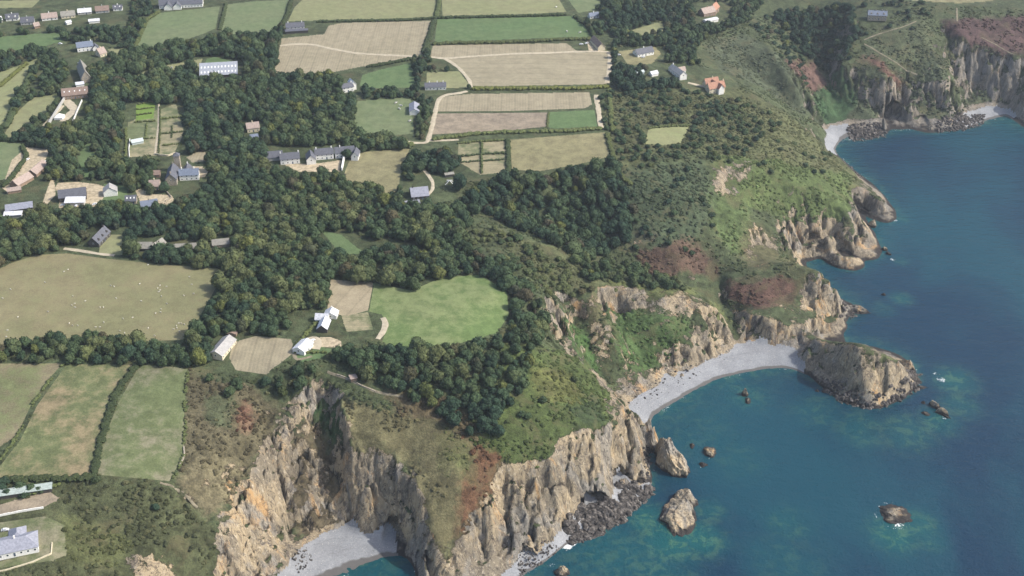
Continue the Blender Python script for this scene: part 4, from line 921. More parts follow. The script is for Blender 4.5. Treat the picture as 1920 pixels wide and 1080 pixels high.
k = (bz > 9)&(bs < 1.15)&(bs > .05)&~is_open(bx, by)&(dn > .40)&(tc[:, 3] < .78)&(pxx > -60)&(pxx < 2000)&(pyy > -40)&(pyy < 1150)
k &= (dn > .5)|(rng.random(N0) < .5)
k &= ~((tc[:, 0] > .105)&(dn < .6))
bx, by, bz, dn, tc = bx[k], by[k], bz[k], dn[k], tc[k]; n = len(bx); r = rng.uniform(.45, 1.5, n)*(0.55+dn)*(1+.5*(rng.random(n) < .08))
o = scatter('undergrowth', np.stack([bx, by, bz-.35*r], 1), np.stack([r*1.3, r*1.2, r*.85], 1), rz(n), np.zeros(n), rng.integers(0, 3, n), bsrc, 'gorse and bramble tussocks over the open coastal slopes')
tc[:, :3] *= (.85+.5*(fbm(bx/30, by/30, 31, 3)-.5))[:, None]; colattr(o.data, 'gcol', np.concatenate([tc[:, :3], np.ones((n, 1))], 1))
print('bushes', n)
# ------------------------------------------------------------------ hedges: one thing each
HEDGES = [
 ([(300,200),(300,240),(297,290)], 1.6, 1.6, 'clipped hedge right of the straight garden path'),
 ([(255,228),(275,227),(291,226)], 2.4, 2, 'hedge below the maze plot'),
 ([(303,222),(325,220),(343,218)], 2.4, 2, 'hedge across the right half of the formal garden'),
 ([(303,250),(325,248),(346,246)], 2, 1.8, 'middle hedge in the right half of the formal garden'),
 ([(240,262),(262,260),(290,258)], 2, 1.6, 'middle hedge in the left half of the formal garden'),
 ([(305,272),(325,270),(342,268)], 2, 1.6, 'lowest hedge in the right half of the formal garden'),
 ([(275,232),(273,258)], 1.6, 1.4, 'short hedge between the left garden beds'),
 ([(322,222),(322,268)], 1.6, 1.4, 'long hedge between the right garden beds'),
 ([(372,306),(385,308),(396,316),(398,326)], 1.6, 1.2, 'outer curved hedge round the turning circle'),
 ([(368,310),(380,312),(389,318)], 1.4, 1, 'inner curved hedge round the turning circle'),
 ([(262,300),(280,302),(300,300)], 3, 3, 'hedge above the brown roofed range'),
 # line, width, height, label
 ([(252,90),(275,36),(298,22)], 4, 3, 'hedge down the left side of the field before the slate hall'),
 ([(412,54),(424,6)], 4, 2, 'thin hedge between the two far green fields'),
 ([(546,0),(540,22),(528,48)], 4, 3, 'hedge between straw patched field and pale olive field'),
 ([(598,40),(640,39),(700,38),(760,37),(815,33)], 4, 2.6, 'dark hedge along the top of the stubble field'),
 ([(816,33),(900,31),(1000,29),(1060,27)], 4, 3, 'dark hedge along the top of the vivid green field'),
 ([(824,-6),(821,14),(818,32)], 5, 2.6, 'rough hedge between the two far olive fields'),
 ([(814,38),(808,60),(800,82),(796,98)], 6, 2.6, 'rough wide hedge right of the upper stubble field'),
 ([(815,82),(860,80),(930,79),(1000,77),(1060,73),(1110,73)], 5, 3, 'thick dark hedge below the vivid green field'),
 ([(1078,30),(1102,48),(1115,70)], 5, 3, 'hedge at the right end of the vivid green field'),
 ([(690,124),(720,120),(760,112),(778,110)], 4, 3, 'hedge along the top of the small green paddock'),
 ([(888,166),(920,166),(1000,165),(1080,165),(1140,162)], 5, 3.2, 'dark hedge between the large and the pale stubble fields'),
 ([(814,260),(900,249),(1000,246),(1060,245),(1125,240)], 5, 2.6, 'hedge below the tilled strip and green strip'),
 ([(1028,211),(1026,238)], 2, 1.2, 'low bank between tilled strip and green strip'),
 ([(952,262),(953,290),(952,322)], 4, 2.4, 'hedge left of the rough olive field'),
 ([(1138,250),(1146,280),(1152,302),(1165,330),(1182,345)], 4, 2.4, 'hedge right of the rough olive field running downhill'),
 ([(860,268),(905,264),(948,262)], 3, 2, 'clipped hedge along the top of the garden plots'),
 ([(864,292),(905,288),(948,286)], 3, 2, 'clipped hedge across the garden plots'),
 ([(903,265),(903,325)], 2.4, 1.8, 'clipped hedge down the middle of the garden plots'),
 ([(860,304),(950,298)], 2.4, 1.6, 'lowest clipped hedge across the garden plots'),
 ([(655,258),(700,263),(740,266),(770,270)], 8, 5, 'tall dark tree hedge above the rough yellow field'),
 ([(118,683),(92,714),(62,754),(34,815),(0,860)], 2.6, 1.3, 'low broken hedge left of the patchy pasture'),
 ([(256,684),(232,715),(214,745),(200,790),(188,830),(176,892)], 4.5, 2, 'dark hedge bank between patchy and green pasture'),
 ([(354,690),(347,740),(347,800),(345,850),(325,898)], 2.4, 1.1, 'low wall bank at the cliff side of the green pasture'),
 ([(-30,902),(60,898),(120,896),(176,895)], 5, 2.4, 'dark hedge below the two left pastures'),
 ([(1216,240),(1250,236),(1292,235)], 3, 2, 'hedge along the top of the pale meadow'),
 ([(230,152),(260,155),(300,140),(345,138),(375,128)], 4, 3, 'hedge below the curved field'),
 ([(40,272),(50,292),(24,330),(8,348)], 4, 3, 'hedge right of the green field at the left edge'),
 ([(-20,262),(20,262),(60,240),(85,220),(112,180)], 4, 3, 'hedge round the small straw coloured paddock'),
 ([(84,108),(64,130),(34,186),(10,238)], 6, 4, 'hedge right of the narrow pale field'),
 ([(0,160),(30,135),(50,118)], 4, 3, 'hedge left of the narrow pale field'),
 ([(595,600),(570,630),(556,645),(552,662)], 3, 1.6, 'hedge between dry yard and white bungalow'),
 ([(576,661),(590,660),(612,659)], 2.5, 1.8, 'short clipped hedge below the white bungalow'),
 ([(236,240),(236,268),(234,296)], 2.4, 2, 'hedge at the left side of the formal garden'),
 ([(260,195),(275,192),(290,190)], 2, 1.5, 'light green clipped hedge at the top of the small maze'),
 ([(258,205),(272,203),(287,201)], 2, 1.5, 'light green clipped hedge in the middle of the small maze'),
 ([(257,215),(272,213),(286,211)], 2, 1.5, 'light green clipped hedge at the foot of the small maze'),
 ([(60,925),(80,915),(115,905)], 3, 1.6, 'hedge behind the pale green roof'),
 ([(1142,166),(1146,230),(1150,245)], 4, 2.2, 'scrubby hedge right of the sandy strip'),
 ([(785,186),(787,215),(782,255)], 4, 3, 'hedge right of the green pasture with the shed'),
 ([(1172,58),(1205,70),(1245,66),(1262,58)], 4, 3.5, 'hedge below the far clearing'),
]
M_HEDGE = m_leaf('hedge_leaf', (.035, .05, .026), (.05, .068, .03), (.10, .12, .045))
BV, BF = [], []
for k in range(3):
    V, F = ICO2; W = V*(1+.3*n3(V, 2.3, 300+k)+.2*n3(V, 6, 320+k))[:, None]; BV.append(W); BF.append(F)
for pts, w, h, lb in HEDGES:
    P = polyw(pts, h*.4, closed=False); d = np.r_[0, np.cumsum(np.hypot(*np.diff(P, axis=0).T))]; st = max(1.1, w*.33); t = np.arange(0, d[-1], st)
    X = np.interp(t, d, P[:, 0]); Y = np.interp(t, d, P[:, 1]); VV, FF, n = [], [], 0; g = np.random.default_rng(len(HEDGES)+int(pts[0][0]))
    x0, y0 = X[0], Y[0]; z0 = zat(x0, y0)
    for x, y in zip(X, Y):
        if h < 1.5 and vnoise(np.array(x/9), np.array(y/9), 4) < .33: continue
        for q in range(2 if w > 3 else 1):
            k = g.integers(0, 3); a = g.uniform(-.3, .3)*w; b = g.uniform(-.3, .3)*w; sc = g.uniform(.75, 1.25); 
            W = BV[k]*np.array([w*.42*sc, w*.42*sc, h*.5*sc])+np.array([x+a-x0, y+b-y0, zat(x+a, y+b)+h*.38*sc-z0]); VV.append(W); FF.append(BF[k]+n); n += len(W)
    if not VV: continue
    o = link('hedge', np_mesh('hedge', np.concatenate(VV), np.concatenate(FF)), M_HEDGE, None, (x0, y0, z0)); o['tone'] = float(g.uniform(.2, .6)) if 'light green' not in lb else 1.0
    tag(o, lb, 'hedge', 'hedges between the fields')
# ------------------------------------------------------------------ buildings
def plain(name, c, rough=.8, amt=.12, sc=1.2): return varied(name, c, sc, amt, rough)
def m_roof(name, c, rough=.7):
    t = NT(name); w = t.n.new('ShaderNodeTexWave'); w.bands_direction = 'Z'; t.l.new(t.pos(), w.inputs[0]); w.inputs['Scale'].default_value = 1.1; w.inputs['Distortion'].default_value = .5
    v = t.math('ADD', t.rng(t.noise(t.pos(), .7, 5, .7), .3, .7, .78, 1.2), t.math('MULTIPLY', w.outputs['Fac'], .1))
    t.col(t.mix(1, c, t.grey(v), 'MULTIPLY')); t.b.inputs['Roughness'].default_value = rough; t.b.inputs['Specular IOR Level'].default_value = .4; return t.m
BM = dict(white=plain('white_render', (.78,.77,.73)), cream=plain('cream_render', (.62,.55,.4)), stone=plain('granite', (.33,.29,.23), .9, .35, 1.5), grey=plain('grey_render', (.42,.42,.4)),
 dark=plain('dark_boards', (.07,.065,.06)), brown=plain('brown_stone', (.26,.19,.14), .9, .3), slate=m_roof('slate', (.10,.105,.125)), slateb=m_roof('blue_slate', (.15,.18,.24)), slatel=m_roof('light_slate', (.30,.32,.36)), slatep=m_roof('pale_slate', (.26,.27,.32)),
 red=m_roof('red_tile', (.35,.18,.12)), pink=m_roof('pink_tile', (.33,.26,.225)), brownr=m_roof('brown_tile', (.22,.16,.13)), greyr=m_roof('grey_sheet', (.34,.33,.32)), whiter=m_roof('white_sheet', (.60,.61,.64)),
 greenr=m_roof('pale_green_sheet', (.34,.39,.36)), tanr=m_roof('weathered_sheet', (.24,.23,.2)), glass=None, frame=plain('white_paint', (.8,.8,.78)), door=plain('door_paint', (.09,.12,.16)))
t = NT('window_glass'); t.col((.03,.04,.05)); t.b.inputs['Roughness'].default_value = .08; t.b.inputs['Specular IOR Level'].default_value = .8; BM['glass'] = t.m
t = NT('greenhouse_glass'); t.col((.5,.56,.55)); t.b.inputs['Roughness'].default_value = .25; BM['gglass'] = t.m
def sub(parent, name, mb, mat): return mb.build(name, BM[mat] if isinstance(mat, str) else mat, parent)
def block(root, L, W, h, rh, wall, roof, ox=0, oy=0, ang=0, win=1, door=1, chim=(0,), lights=0, hip=False, mono=False, base=1.0, dormers=0, dz=0):
    """one volume of a building: walls with gables, roof slabs with eaves, windows, door, chimneys"""
    M = Matrix.Translation((ox, oy, dz))@Matrix.Rotation(ang, 4, 'Z')
    def put(name, mb, mat, par=root):
        mb.v = [tuple(M@Vector(v)) for v in mb.v]; return sub(par, name, mb, mat)
    a, b = L/2, W/2; m = MB(); ia = a-(b*.8 if hip else 0)
    if mono: m.add([(-a,-b,-base),(a,-b,-base),(a,b,-base),(-a,b,-base),(-a,-b,h),(a,-b,h),(a,b,h+rh),(-a,b,h+rh)], [(0,3,2,1),(4,5,6,7),(0,1,5,4),(1,2,6,5),(2,3,7,6),(3,0,4,7)])
    elif hip: m.box(-a,-b,-base,a,b,h)
    else: m.add([(-a,-b,-base),(a,-b,-base),(a,b,-base),(-a,b,-base),(-a,-b,h),(a,-b,h),(a,b,h),(-a,b,h),(-a,0,h+rh),(a,0,h+rh)], [(0,3,2,1),(0,1,5,4),(2,3,7,6),(1,2,6,9,5),(3,0,4,8,7),(4,5,9,8),(6,7,8,9)])
    wl_ = put('wall', m, wall)
    m = MB(); e, tk = .45, .25
    if mono:
        s = rh/W; m.add([(-a-e,-b-e,h-e*s+.05),(a+e,-b-e,h-e*s+.05),(a+e,b+e,h+rh+e*s+.05),(-a-e,b+e,h+rh+e*s+.05)]+[(-a-e,-b-e,h-e*s+.05+tk),(a+e,-b-e,h-e*s+.05+tk),(a+e,b+e,h+rh+e*s+.05+tk),(-a-e,b+e,h+rh+e*s+.05+tk)], [(0,3,2,1),(4,5,6,7),(0,1,5,4),(1,2,6,5),(2,3,7,6),(3,0,4,7)])
    elif hip:
        z = h+.03; m.add([(-a-e,-b-e,z),(a+e,-b-e,z),(a+e,b+e,z),(-a-e,b+e,z),(-ia,0,h+rh),(ia,0,h+rh)], [(0,3,2,1),(0,1,5,4),(1,2,5),(2,3,4,5),(3,0,4)])
    else:
        s = rh/b
        for sg in (-1, 1):
            y1 = sg*(b+e); z1 = h-e*s+.05; z2 = h+rh+.05; q = [(-a-e,y1,z1),(a+e,y1,z1),(a+e,0,z2),(-a-e,0,z2)]
            m.add(q+[(x, y, z+tk) for x, y, z in q], [(0,1,2,3)[::sg],(4,5,6,7)[::-sg],(0,1,5,4),(1,2,6,5),(2,3,7,6),(3,0,4,7)])
    rf = put('roof', m, roof)
    for c in chim:
        if c is None: continue
        x = c*(a-.6); put('chimney', MB().box(x-.45,-.45,h+rh-.7,x+.45,.45,h+rh+1.5).box(x-.18,-.18,h+rh+1.5,x+.18,.18,h+rh+1.9), wall, rf)
    n = max(2, int(L/3.4)) if win else 0; nh = 2 if h > 4.6 else 1
    for sg in (-1, 1):
        for k in range(n):
            for fl_ in range(nh):
                x = -a+L*(k+.5)/n; zc = 1.5+fl_*2.7
                if sg < 0 and k == n//2 and fl_ == 0 and door: continue
                f = put('window', MB().box(x-.6, sg*b-.05, zc-.65, x+.6, sg*b+.05, zc+.65), 'frame')
                put('pane', MB().box(x-.48, sg*b-.08, zc-.53, x+.48, sg*b+.08, zc+.53), 'glass', f)
    if win and not mono and W > 5:
        for sg in (-1, 1):
            f = put('window', MB().box(sg*a-.05, -.6, h-1.2, sg*a+.05, .6, h+.1), 'frame'); put('pane', MB().box(sg*a-.08, -.48, h-1.1, sg*a+.08, .48, h), 'glass', f)
    if door: x = -a+L*(n//2+.5)/max(n, 1) if n else 0; put('door', MB().box(x-.55, -b-.09, -.2, x+.55, -b+.05, 2.1), 'door')
    s = 0 if mono or hip else rh/b
    for k in range(lights):
        x = -a+L*(k+.5)/lights
        for sg in ((-1, 1) if not mono else (-1,)):
            if mono:
                s_ = rh/W
                for yy in (-b*.5, b*.3): z = h+(yy+b)*s_+.31; put('rooflight', MB().add([(x-.6,yy-1.3,z-1.3*s_),(x+.6,yy-1.3,z-1.3*s_),(x+.6,yy+1.3,z+1.3*s_),(x-.6,yy+1.3,z+1.3*s_),(x-.6,yy-1.3,z-1.3*s_+.08),(x+.6,yy-1.3,z-1.3*s_+.08),(x+.6,yy+1.3,z+1.3*s_+.08),(x-.6,yy+1.3,z+1.3*s_+.08)], [(0,3,2,1),(4,5,6,7),(0,1,5,4),(1,2,6,5),(2,3,7,6),(3,0,4,7)]), 'frame', rf)
            else:
                y = sg*b*.5; z = h+rh*.5+.32; d = .5; put('rooflight', MB().add([(x-.5,y-sg*d,z+d*s),(x+.5,y-sg*d,z+d*s),(x+.5,y+sg*d,z-d*s),(x-.5,y+sg*d,z-d*s)]+[(x-.5,y-sg*d,z+d*s+.1),(x+.5,y-sg*d,z+d*s+.1),(x+.5,y+sg*d,z-d*s+.1),(x-.5,y+sg*d,z-d*s+.1)], [(0,3,2,1),(4,5,6,7),(0,1,5,4),(1,2,6,5),(2,3,7,6),(3,0,4,7)]), 'frame', rf)
    for k in range(dormers):
        x = -a+L*(k+.5)/dormers
        for sg in (-1,):
            y0 = sg*b*.85; zb = h+rh*.15; d = put('dormer', MB().add([(x-.9,y0,zb),(x+.9,y0,zb),(x+.9,y0,zb+1.3),(x,y0,zb+2.1),(x-.9,y0,zb+1.3),(x-.9,y0*.15,zb+1.3),(x+.9,y0*.15,zb+1.3),(x,y0*.05,zb+2.1)], [(0,1,2,3,4),(1,6,2),(0,4,5),(2,6,7,3),(4,3,7,5)]), wall, rf)
            put('dormer_window', MB().box(x-.5, y0-.06, zb+.3, x+.5, y0+.03, zb+1.2), 'glass', d) if False else None
def building(name, label, a, b, W, h, rh, wall='white', roof='slate', cat='house', group=None, extra=(), **kw):
    A, B = hit(*a), hit(*b); c = (A+B)/2; d = B-A; L = math.hypot(d.x, d.y)
    root = bpy.data.objects.new(name, None); COL.objects.link(root); root.location = (c.x, c.y, min(zat(c.x, c.y), (A.z+B.z)/2)+.0)
    root.rotation_euler.z = math.atan2(d.y, d.x); root.empty_display_size = .1
    tag(root, label, cat, group)
    block(root, L, W, h, rh, wall, roof, **kw)
    for (L2, W2, h2, rh2, wl2, rf2, ox, oy, ang, k2) in extra: block(root, L2, W2, h2, rh2, wl2, rf2, ox, oy, R(ang), **k2)
    return root
nc = dict(chim=(), win=0, door=0)
HB = building
HB('hall', 'long slate roofed hall with white walls at the top edge', (300,13), (381,9), 15, 4, 6, extra=[(9,9,3.5,4,'white','slate',-14,-9,90,nc),(9,9,3.5,4,'white','slate',-4,-9,90,nc)], chim=(), cat='hall')
HB('bungalow', 'pink roofed bungalow in the far left row', (79,37), (108,34), 10, 2.8, 4.2, 'white', 'pink')
HB('bungalow', 'grey roofed bungalow right of the pink roofed one', (115,33), (141,30), 10, 2.8, 4, 'cream', 'tanr')
HB('bungalow', 'white roofed bungalow with pale blue walls in the far row', (147,26), (172,24), 9, 2.8, 3, 'grey', 'whiter', lights=3)
HB('bungalow', 'brown roofed bungalow near the far orchard', (180,23), (205,21), 9, 2.8, 4, 'grey', 'brownr')
HB('bungalow', 'small white cottage at the right end of the far row', (213,19), (230,18), 7, 2.8, 3, 'white', 'slate', lights=2)
HB('shed', 'low white shed below the far row of bungalows', (167,43), (187,41), 6, 2.6, 1.5, 'white', 'whiter', 'shed', **nc)
HB('cottage', 'dark slate cottage with white gable dormer at the far left', (40,45), (65,43), 9, 3, 4.5, 'grey', 'slate', dormers=1)
HB('cottage', 'slate cottage at the far left with twin dormers', (12,38), (36,36), 8, 3, 4, 'white', 'slate', dormers=2)
HB('shed', 'small orange walled shed below the far cottages', (64,53), (74,51), 5, 3, 3, 'brown', 'pink', 'shed', **nc)
HB('shed', 'small white shed beside the big round tree', (124,46), (133,44), 5, 2.5, 1.5, 'white', 'whiter', 'shed', **nc)
HB('cottage', 'white cottage cut by the left edge near the top', (-8,42), (4,40), 7, 3, 3, 'white', 'whiter')
HB('farmhouse', 'grey roofed farmhouse with white gable among trees on the left', (145,95), (175,91), 10, 4.8, 4, 'white', 'slateb', chim=(.9,), extra=[(8,6,3,3,'white','slate',10,-4,90,nc)])
HB('cottage', 'small pointed pinkish cottage right of the grey farmhouse', (184,106), (196,102), 9, 3.5, 5, 'cream', 'pink')
HB('chapel', 'steep stone roofed chapel above the walled garden', (163,155), (154,132), 9, 5, 7, 'stone', 'tanr', 'chapel', chim=(), door=0)
HB('barn', 'wide dark slate barn at the head of the walled garden', (118,183), (166,178), 13, 4, 5, 'brown', 'brownr', 'barn', chim=(), lights=5)
HB('shed', 'flat white roofed shed beside the chapel', (143,163), (158,161), 6, 3, .4, 'white', 'whiter', 'shed', mono=True, **nc)
HB('school', 'long building with pale roof and two rows of rooflights', (376,142), (446,138), 17, 3, 6.5, 'dark', 'slatel', 'school', mono=True, lights=11, chim=(), win=0, door=0)
HB('cottage', 'white battlemented cottage in the wood edge', (640,172), (661,168), 8, 4.8, 3, 'white', 'slate', extra=[(9,5,6,3,'white','whiter',7,3,90,nc)], chim=(.9,))
HB('cottage', 'cream cottage with pink roof in the wood', (463,246), (486,243), 8, 4, 4, 'cream', 'pink')
HB('shed', 'blue grey roofed shed below the cream cottage', (470,264), (484,262), 7, 3, 3, 'white', 'slateb', 'shed', **nc)
HB('villa', 'white villa with slate roof and dark flat wing by the far stubble', (537,57), (571,55), 10, 4.8, 3.5, 'white', 'slate', chim=(-.8,.8), extra=[(24,5,2.6,.4,'dark','slate',1,-9,0,dict(mono=True,**nc))])
HB('bungalow', 'long white bungalow with dark roof beside the lawn', (797,166), (836,165), 9, 3, 3, 'white', 'slate', chim=(-.6,.2,.8))
HB('shed', 'lone grey roofed white shed in the pasture corner', (777,216), (777,201), 9, 3.5, 2.5, 'white', 'slatep', 'shed', **nc)
HB('barn', 'brown roofed barn at the end of the farm road', (1128,95), (1113,78), 8, 3.5, 4, 'cream', 'brownr', 'barn', **nc)
HB('bungalow', 'slate roofed white bungalow in the dry coastal clearing', (1191,104), (1221,99), 10, 3, 4, 'white', 'slate')
HB('cottage', 'small white cottage among the far coastal trees', (1104,34), (1121,32), 6, 3, 3, 'white', 'slateb')
HB('farmhouse', 'pink roofed farmhouse on the far coastal hill', (1314,29), (1336,26), 11, 4, 5, 'brown', 'pink', extra=[(13,9,4.8,5,'brown','red',14,4,30,dict(chim=(-1,1)))])
HB('shed', 'long white shed below the pink roofed farmhouse', (1321,42), (1343,39), 7, 2.6, 1.2, 'white', 'whiter', 'shed', **nc)
HB('villa', 'white villa with many gables near the coastal scrub', (1260,132), (1281,150), 8, 4.5, 3.5, 'white', 'greyr', chim=(-.9,), extra=[(9,6,4,3,'white','pink',-3,5,90,nc)])
HB('shed', 'tiny white shed left of the gabled white villa', (1219,142), (1231,140), 6, 2.6, 2, 'white', 'whiter', 'shed', **nc)
HB('greenhouse', 'pale greenhouse on the left of the formal garden', (247,270), (268,266), 6, 2.2, 1.8, 'gglass', 'gglass', 'greenhouse', **nc)
HB('greenhouse', 'pale greenhouse hidden in the dark coastal trees', (1178,140), (1206,138), 5, 2.2, 1.5, 'gglass', 'gglass', 'greenhouse', **nc)
HB('villa', 'tall red tiled villa with white gables on the open hill', (1326,172), (1355,171), 8, 5.5, 5, 'cream', 'red', extra=[(6,6,5.5,4,'white','red',3,-4.2,90,dict(chim=(),win=0,door=0)),(15,8,6,5.5,'cream','red',0,9,0,dict(chim=(.2,),win=0,door=0)),(7,6,6,4.4,'cream','red',0,3.5,90,nc)], chim=(1,))
HB('manor', 'grey slate house with four chimneys above the far ravine', (1626,34), (1661,36), 9, 5.5, 4, 'stone', 'slateb', chim=(-1,-.2,.5,1), dormers=3)
HB('farmhouse', 'long white farmhouse range with slate roofs beside the yellow field', (526,305), (562,302), 9, 4.8, 4, 'white', 'slate', group=None, chim=(-1,1), extra=[(12,8,4.5,4,'white','slate',18,-3,90,dict(chim=())),(16,8,4.8,4,'white','slate',30,3,0,dict(chim=(-.9,.9))),(17,8,4.8,4,'white','slate',48,3,0,dict(chim=(-.5,))),(11,6,4,3.5,'white','slate',57,-3,75,dict(chim=())),(14,9,3.4,4,'grey','slate',-13,9,0,dict(chim=(),win=0,door=0))], cat='farmhouse')
HB('manor', 'grand stone manor with slate roofs and a square tower', (322,348), (327,326), 9, 5.5, 5, 'stone', 'slate', chim=(-.9,.9), extra=[(16,8,5,4,'white','slateb',1,-14,90,dict(chim=(-.6,.8))),(5,5,15,2.5,'stone','slate',17,-3,0,dict(hip=True,chim=(),win=0,door=0)),(10,7,5,4,'white','slate',8,-12,0,dict(chim=(.8,)))], cat='manor')
HB('cottage', 'small pink roofed cottage left of the manor', (282,353), (301,352), 8, 3.5, 4, 'cream', 'pink')
HB('barn', 'low brown roofed range behind the small pink roofed cottage', (282,331), (301,330), 7, 3, 2.5, 'brown', 'brownr', 'barn', **nc)
HB('barn', 'long dark slate barn in the sandy farmyard', (112,374), (163,368), 12, 4, 4.5, 'dark', 'slate', 'barn', chim=(), win=0, extra=[(9,11,4,4,'white','greyr',30,-1,90,nc)])
HB('shed', 'white roofed shed in front of the long dark barn', (124,383), (160,382), 7, 3, 1.6, 'grey', 'whiter', 'shed', mono=True, **nc)
HB('cottage', 'dark cottage with three rooflights left of the blue slate cottage', (237,380), (257,379), 7, 3, 3.5, 'stone', 'slate', lights=3, chim=())
HB('cottage', 'blue slate cottage on the lane below the manor', (265,391), (296,386), 8, 3, 3.5, 'stone', 'slateb')
HB('barn', 'pink grey roofed old barn range at the left yard', (27,352), (56,335), 9, 3, 3.5, 'brown', 'pink', 'barn', **nc)
HB('barn', 'upper pink roofed barn of the left yard', (60,332), (82,312), 9, 3, 3.5, 'brown', 'pink', 'barn', **nc)
HB('shed', 'orange tiled low shed at the foot of the left yard', (15,362), (40,358), 5, 2.5, 2, 'brown', 'pink', 'shed', **nc)
HB('shed', 'long pale grey roofed shed at the left edge', (12,398), (62,391), 8, 3, 1.4, 'dark', 'slatep', 'shed', mono=True, **nc)
HB('shed', 'low white roofed shed in front of the long pale grey one', (9,407), (42,405), 5, 2.4, .8, 'grey', 'whiter', 'shed', mono=True, **nc)
HB('cottage', 'dark cottage with white dormers above the sheep pasture', (176,463), (198,440), 9, 3.4, 4.5, 'dark', 'slate', dormers=3, chim=(.9,))
HB('shed', 'brown grey roofed shed pair above the hedge', (260,466), (287,466), 9, 2.6, 3, 'dark', 'tanr', 'shed', extra=[(12,7,2.8,3,'dark','tanr',9,1,65,nc)], **nc)
HB('shed', 'long low grey roofed shed right of the brown shed pair', (328,468), (380,465), 8, 2.4, 2.4, 'dark', 'tanr', 'shed', **nc)
HB('shed', 'small grey roofed shed with pointed end near the wood', (399,461), (430,458), 7, 2.4, 3, 'stone', 'tanr', 'shed', **nc)
HB('house', 'broad grey roofed house at the end of the rutted drive', (770,368), (802,366), 14, 3, 5, 'dark', 'slatep', chim=(-.8,))
HB('garage', 'low grey roofed garage below the broad grey house', (760,386), (786,384), 7, 2.6, 2, 'dark', 'slatep', 'garage', **nc)
HB('shed', 'tiny dark shed near the garden plots', (834,331), (850,329), 4, 2.4, 1, 'dark', 'tanr', 'shed', **nc)
HB('house', 'bright white roofed house with dark gable beside the ploughed plot', (604,624), (611,606), 7, 3, 3, 'dark', 'whiter', win=0, chim=(), extra=[(9,6,3,3,'white','whiter',9,3,90,dict(chim=())),(7,9,3,2.6,'white','whiter',15,-2,0,dict(chim=(.8,)))])
HB('bungalow', 'white bungalow with striped grey roof left of the gravel drive', (560,664), (577,646), 9, 3, 2.2, 'white', 'whiter', chim=(), lights=4)
HB('barn', 'long grey barn with broken edge at the dry yard', (405,674), (431,641), 10, 3.2, 3, 'cream', 'greyr', 'barn', chim=(), extra=[(5,6,2.8,1,'brown','brownr',19,2,10,nc)])
HB('house', 'large slate roofed house cut by the left edge at the bottom', (-30,1040), (72,1016), 14, 3.2, 4, 'white', 'slatep', hip=True, chim=(.2,), extra=[(11,9,3,3,'white','slatep',4,8,90,dict(hip=True,chim=(),win=0,door=0))])
HB('shed', 'long pale green roofed shed at the lower left edge', (-25,936), (98,917), 4.5, 2.4, .7, 'dark', 'greenr', 'shed', mono=True, **nc)
HB('ruin', 'roofless stone hut beside the grey cliff path', (657,713), (668,709), 4, 1.8, .3, 'brown', 'pink', 'ruin', mono=True, **nc)
# ------------------------------------------------------------------ walls, marquee, wagons
def wall_run(pts, w, h, mat, label, name='garden_wall', cat='wall'):
    P = polyw(pts, closed=False); d = np.r_[0, np.cumsum(np.hypot(*np.diff(P, axis=0).T))]; t = np.arange(0, d[-1]+1.5, 1.5); X = np.interp(t, d, P[:, 0]); Y = np.interp(t, d, P[:, 1])
    tx, ty = np.gradient(X), np.gradient(Y); L_ = np.hypot(tx, ty)+1e-9; nx, ny = -ty/L_, tx/L_; V, F = [], []
    x0, y0, z0 = X[0], Y[0], zat(X[0], Y[0]); g = np.random.default_rng(abs(int(pts[0][0]))+5)
    for i in range(len(X)):
        z = zat(X[i], Y[i])-z0; hh = h*(1+g.uniform(-.06, .06))
        for s, zz in ((-1, -.5), (1, -.5), (1, hh), (-1, hh)): V.append((X[i]-x0+nx[i]*s*w/2, Y[i]-y0+ny[i]*s*w/2, z+zz))
    n = len(X)
    for i in range(n-1):
        for a, b in ((0, 1), (1, 2), (2, 3), (3, 0)): F.append((i*4+a, i*4+b, (i+1)*4+b, (i+1)*4+a))
    F += [(3, 2, 1, 0), tuple((n-1)*4+k for k in range(4))]
    m = MB(); m.v = V; m.f = F; return tag(m.build(name, BM[mat], None, (x0, y0, z0)), label, cat)
wall_run([(122,186),(108,208),(98,224),(88,241)], .9, 3, 'grey', 'pale high wall down the left side of the walled garden')
wall_run([(154,190),(146,208),(137,230)], .6, 2, 'white', 'whitewashed wall down the right side of the walled garden')
wall_run([(641,320),(645,300),(648,284)], 1.2, 3, 'white', 'white wall at the right end of the farmhouse range')
wall_run([(290,290),(300,292),(315,293),(330,288)], .6, 1.6, 'cream', 'pale wall at the foot of the formal garden')
wall_run([(244,262),(242,280),(243,296)], .5, 1.5, 'white', 'white framed border in the formal garden')
wall_run([(-20,972),(40,960),(82,953)], .5, 1.3, 'white', 'white garden wall above the slate roofed house')
wall_run([(98,1018),(96,1040),(60,1055),(10,1070),(-20,1076)], .5, .8, 'cream', 'pale terrace wall round the slate roofed house')
wall_run([(345,838),(346,855),(338,872)], .8, 1.0, 'stone', 'tumbled stone bank at the corner of the green pasture')
wall_run([(632,703),(655,711),(680,725),(705,735)], .5, .7, 'stone', 'low stone edging of the grey cliff path')
wall_run([(304,352),(318,366),(322,372),(310,378)], .6, 1.2, 'stone', 'curved stone wall below the manor')
r = hit(112,222); m = MB(); m.add([(-4,-4,0),(4,-4,0),(4,4,0),(-4,4,0),(-4,-4,2.2),(4,-4,2.2),(4,4,2.2),(-4,4,2.2),(0,0,5.2)], [(0,1,5,4),(1,2,6,5),(2,3,7,6),(3,0,4,7),(4,5,8),(5,6,8),(6,7,8),(7,4,8)])
tag(m.build('marquee', BM['frame'], None, (r.x, r.y, r.z)), 'white peaked marquee inside the walled garden', 'marquee')
r = hit(843,344); root = bpy.data.objects.new('play_frame', None); COL.objects.link(root); root.location = r; tag(root, 'white tubular play frame on the grass by the garden plots', 'play frame')
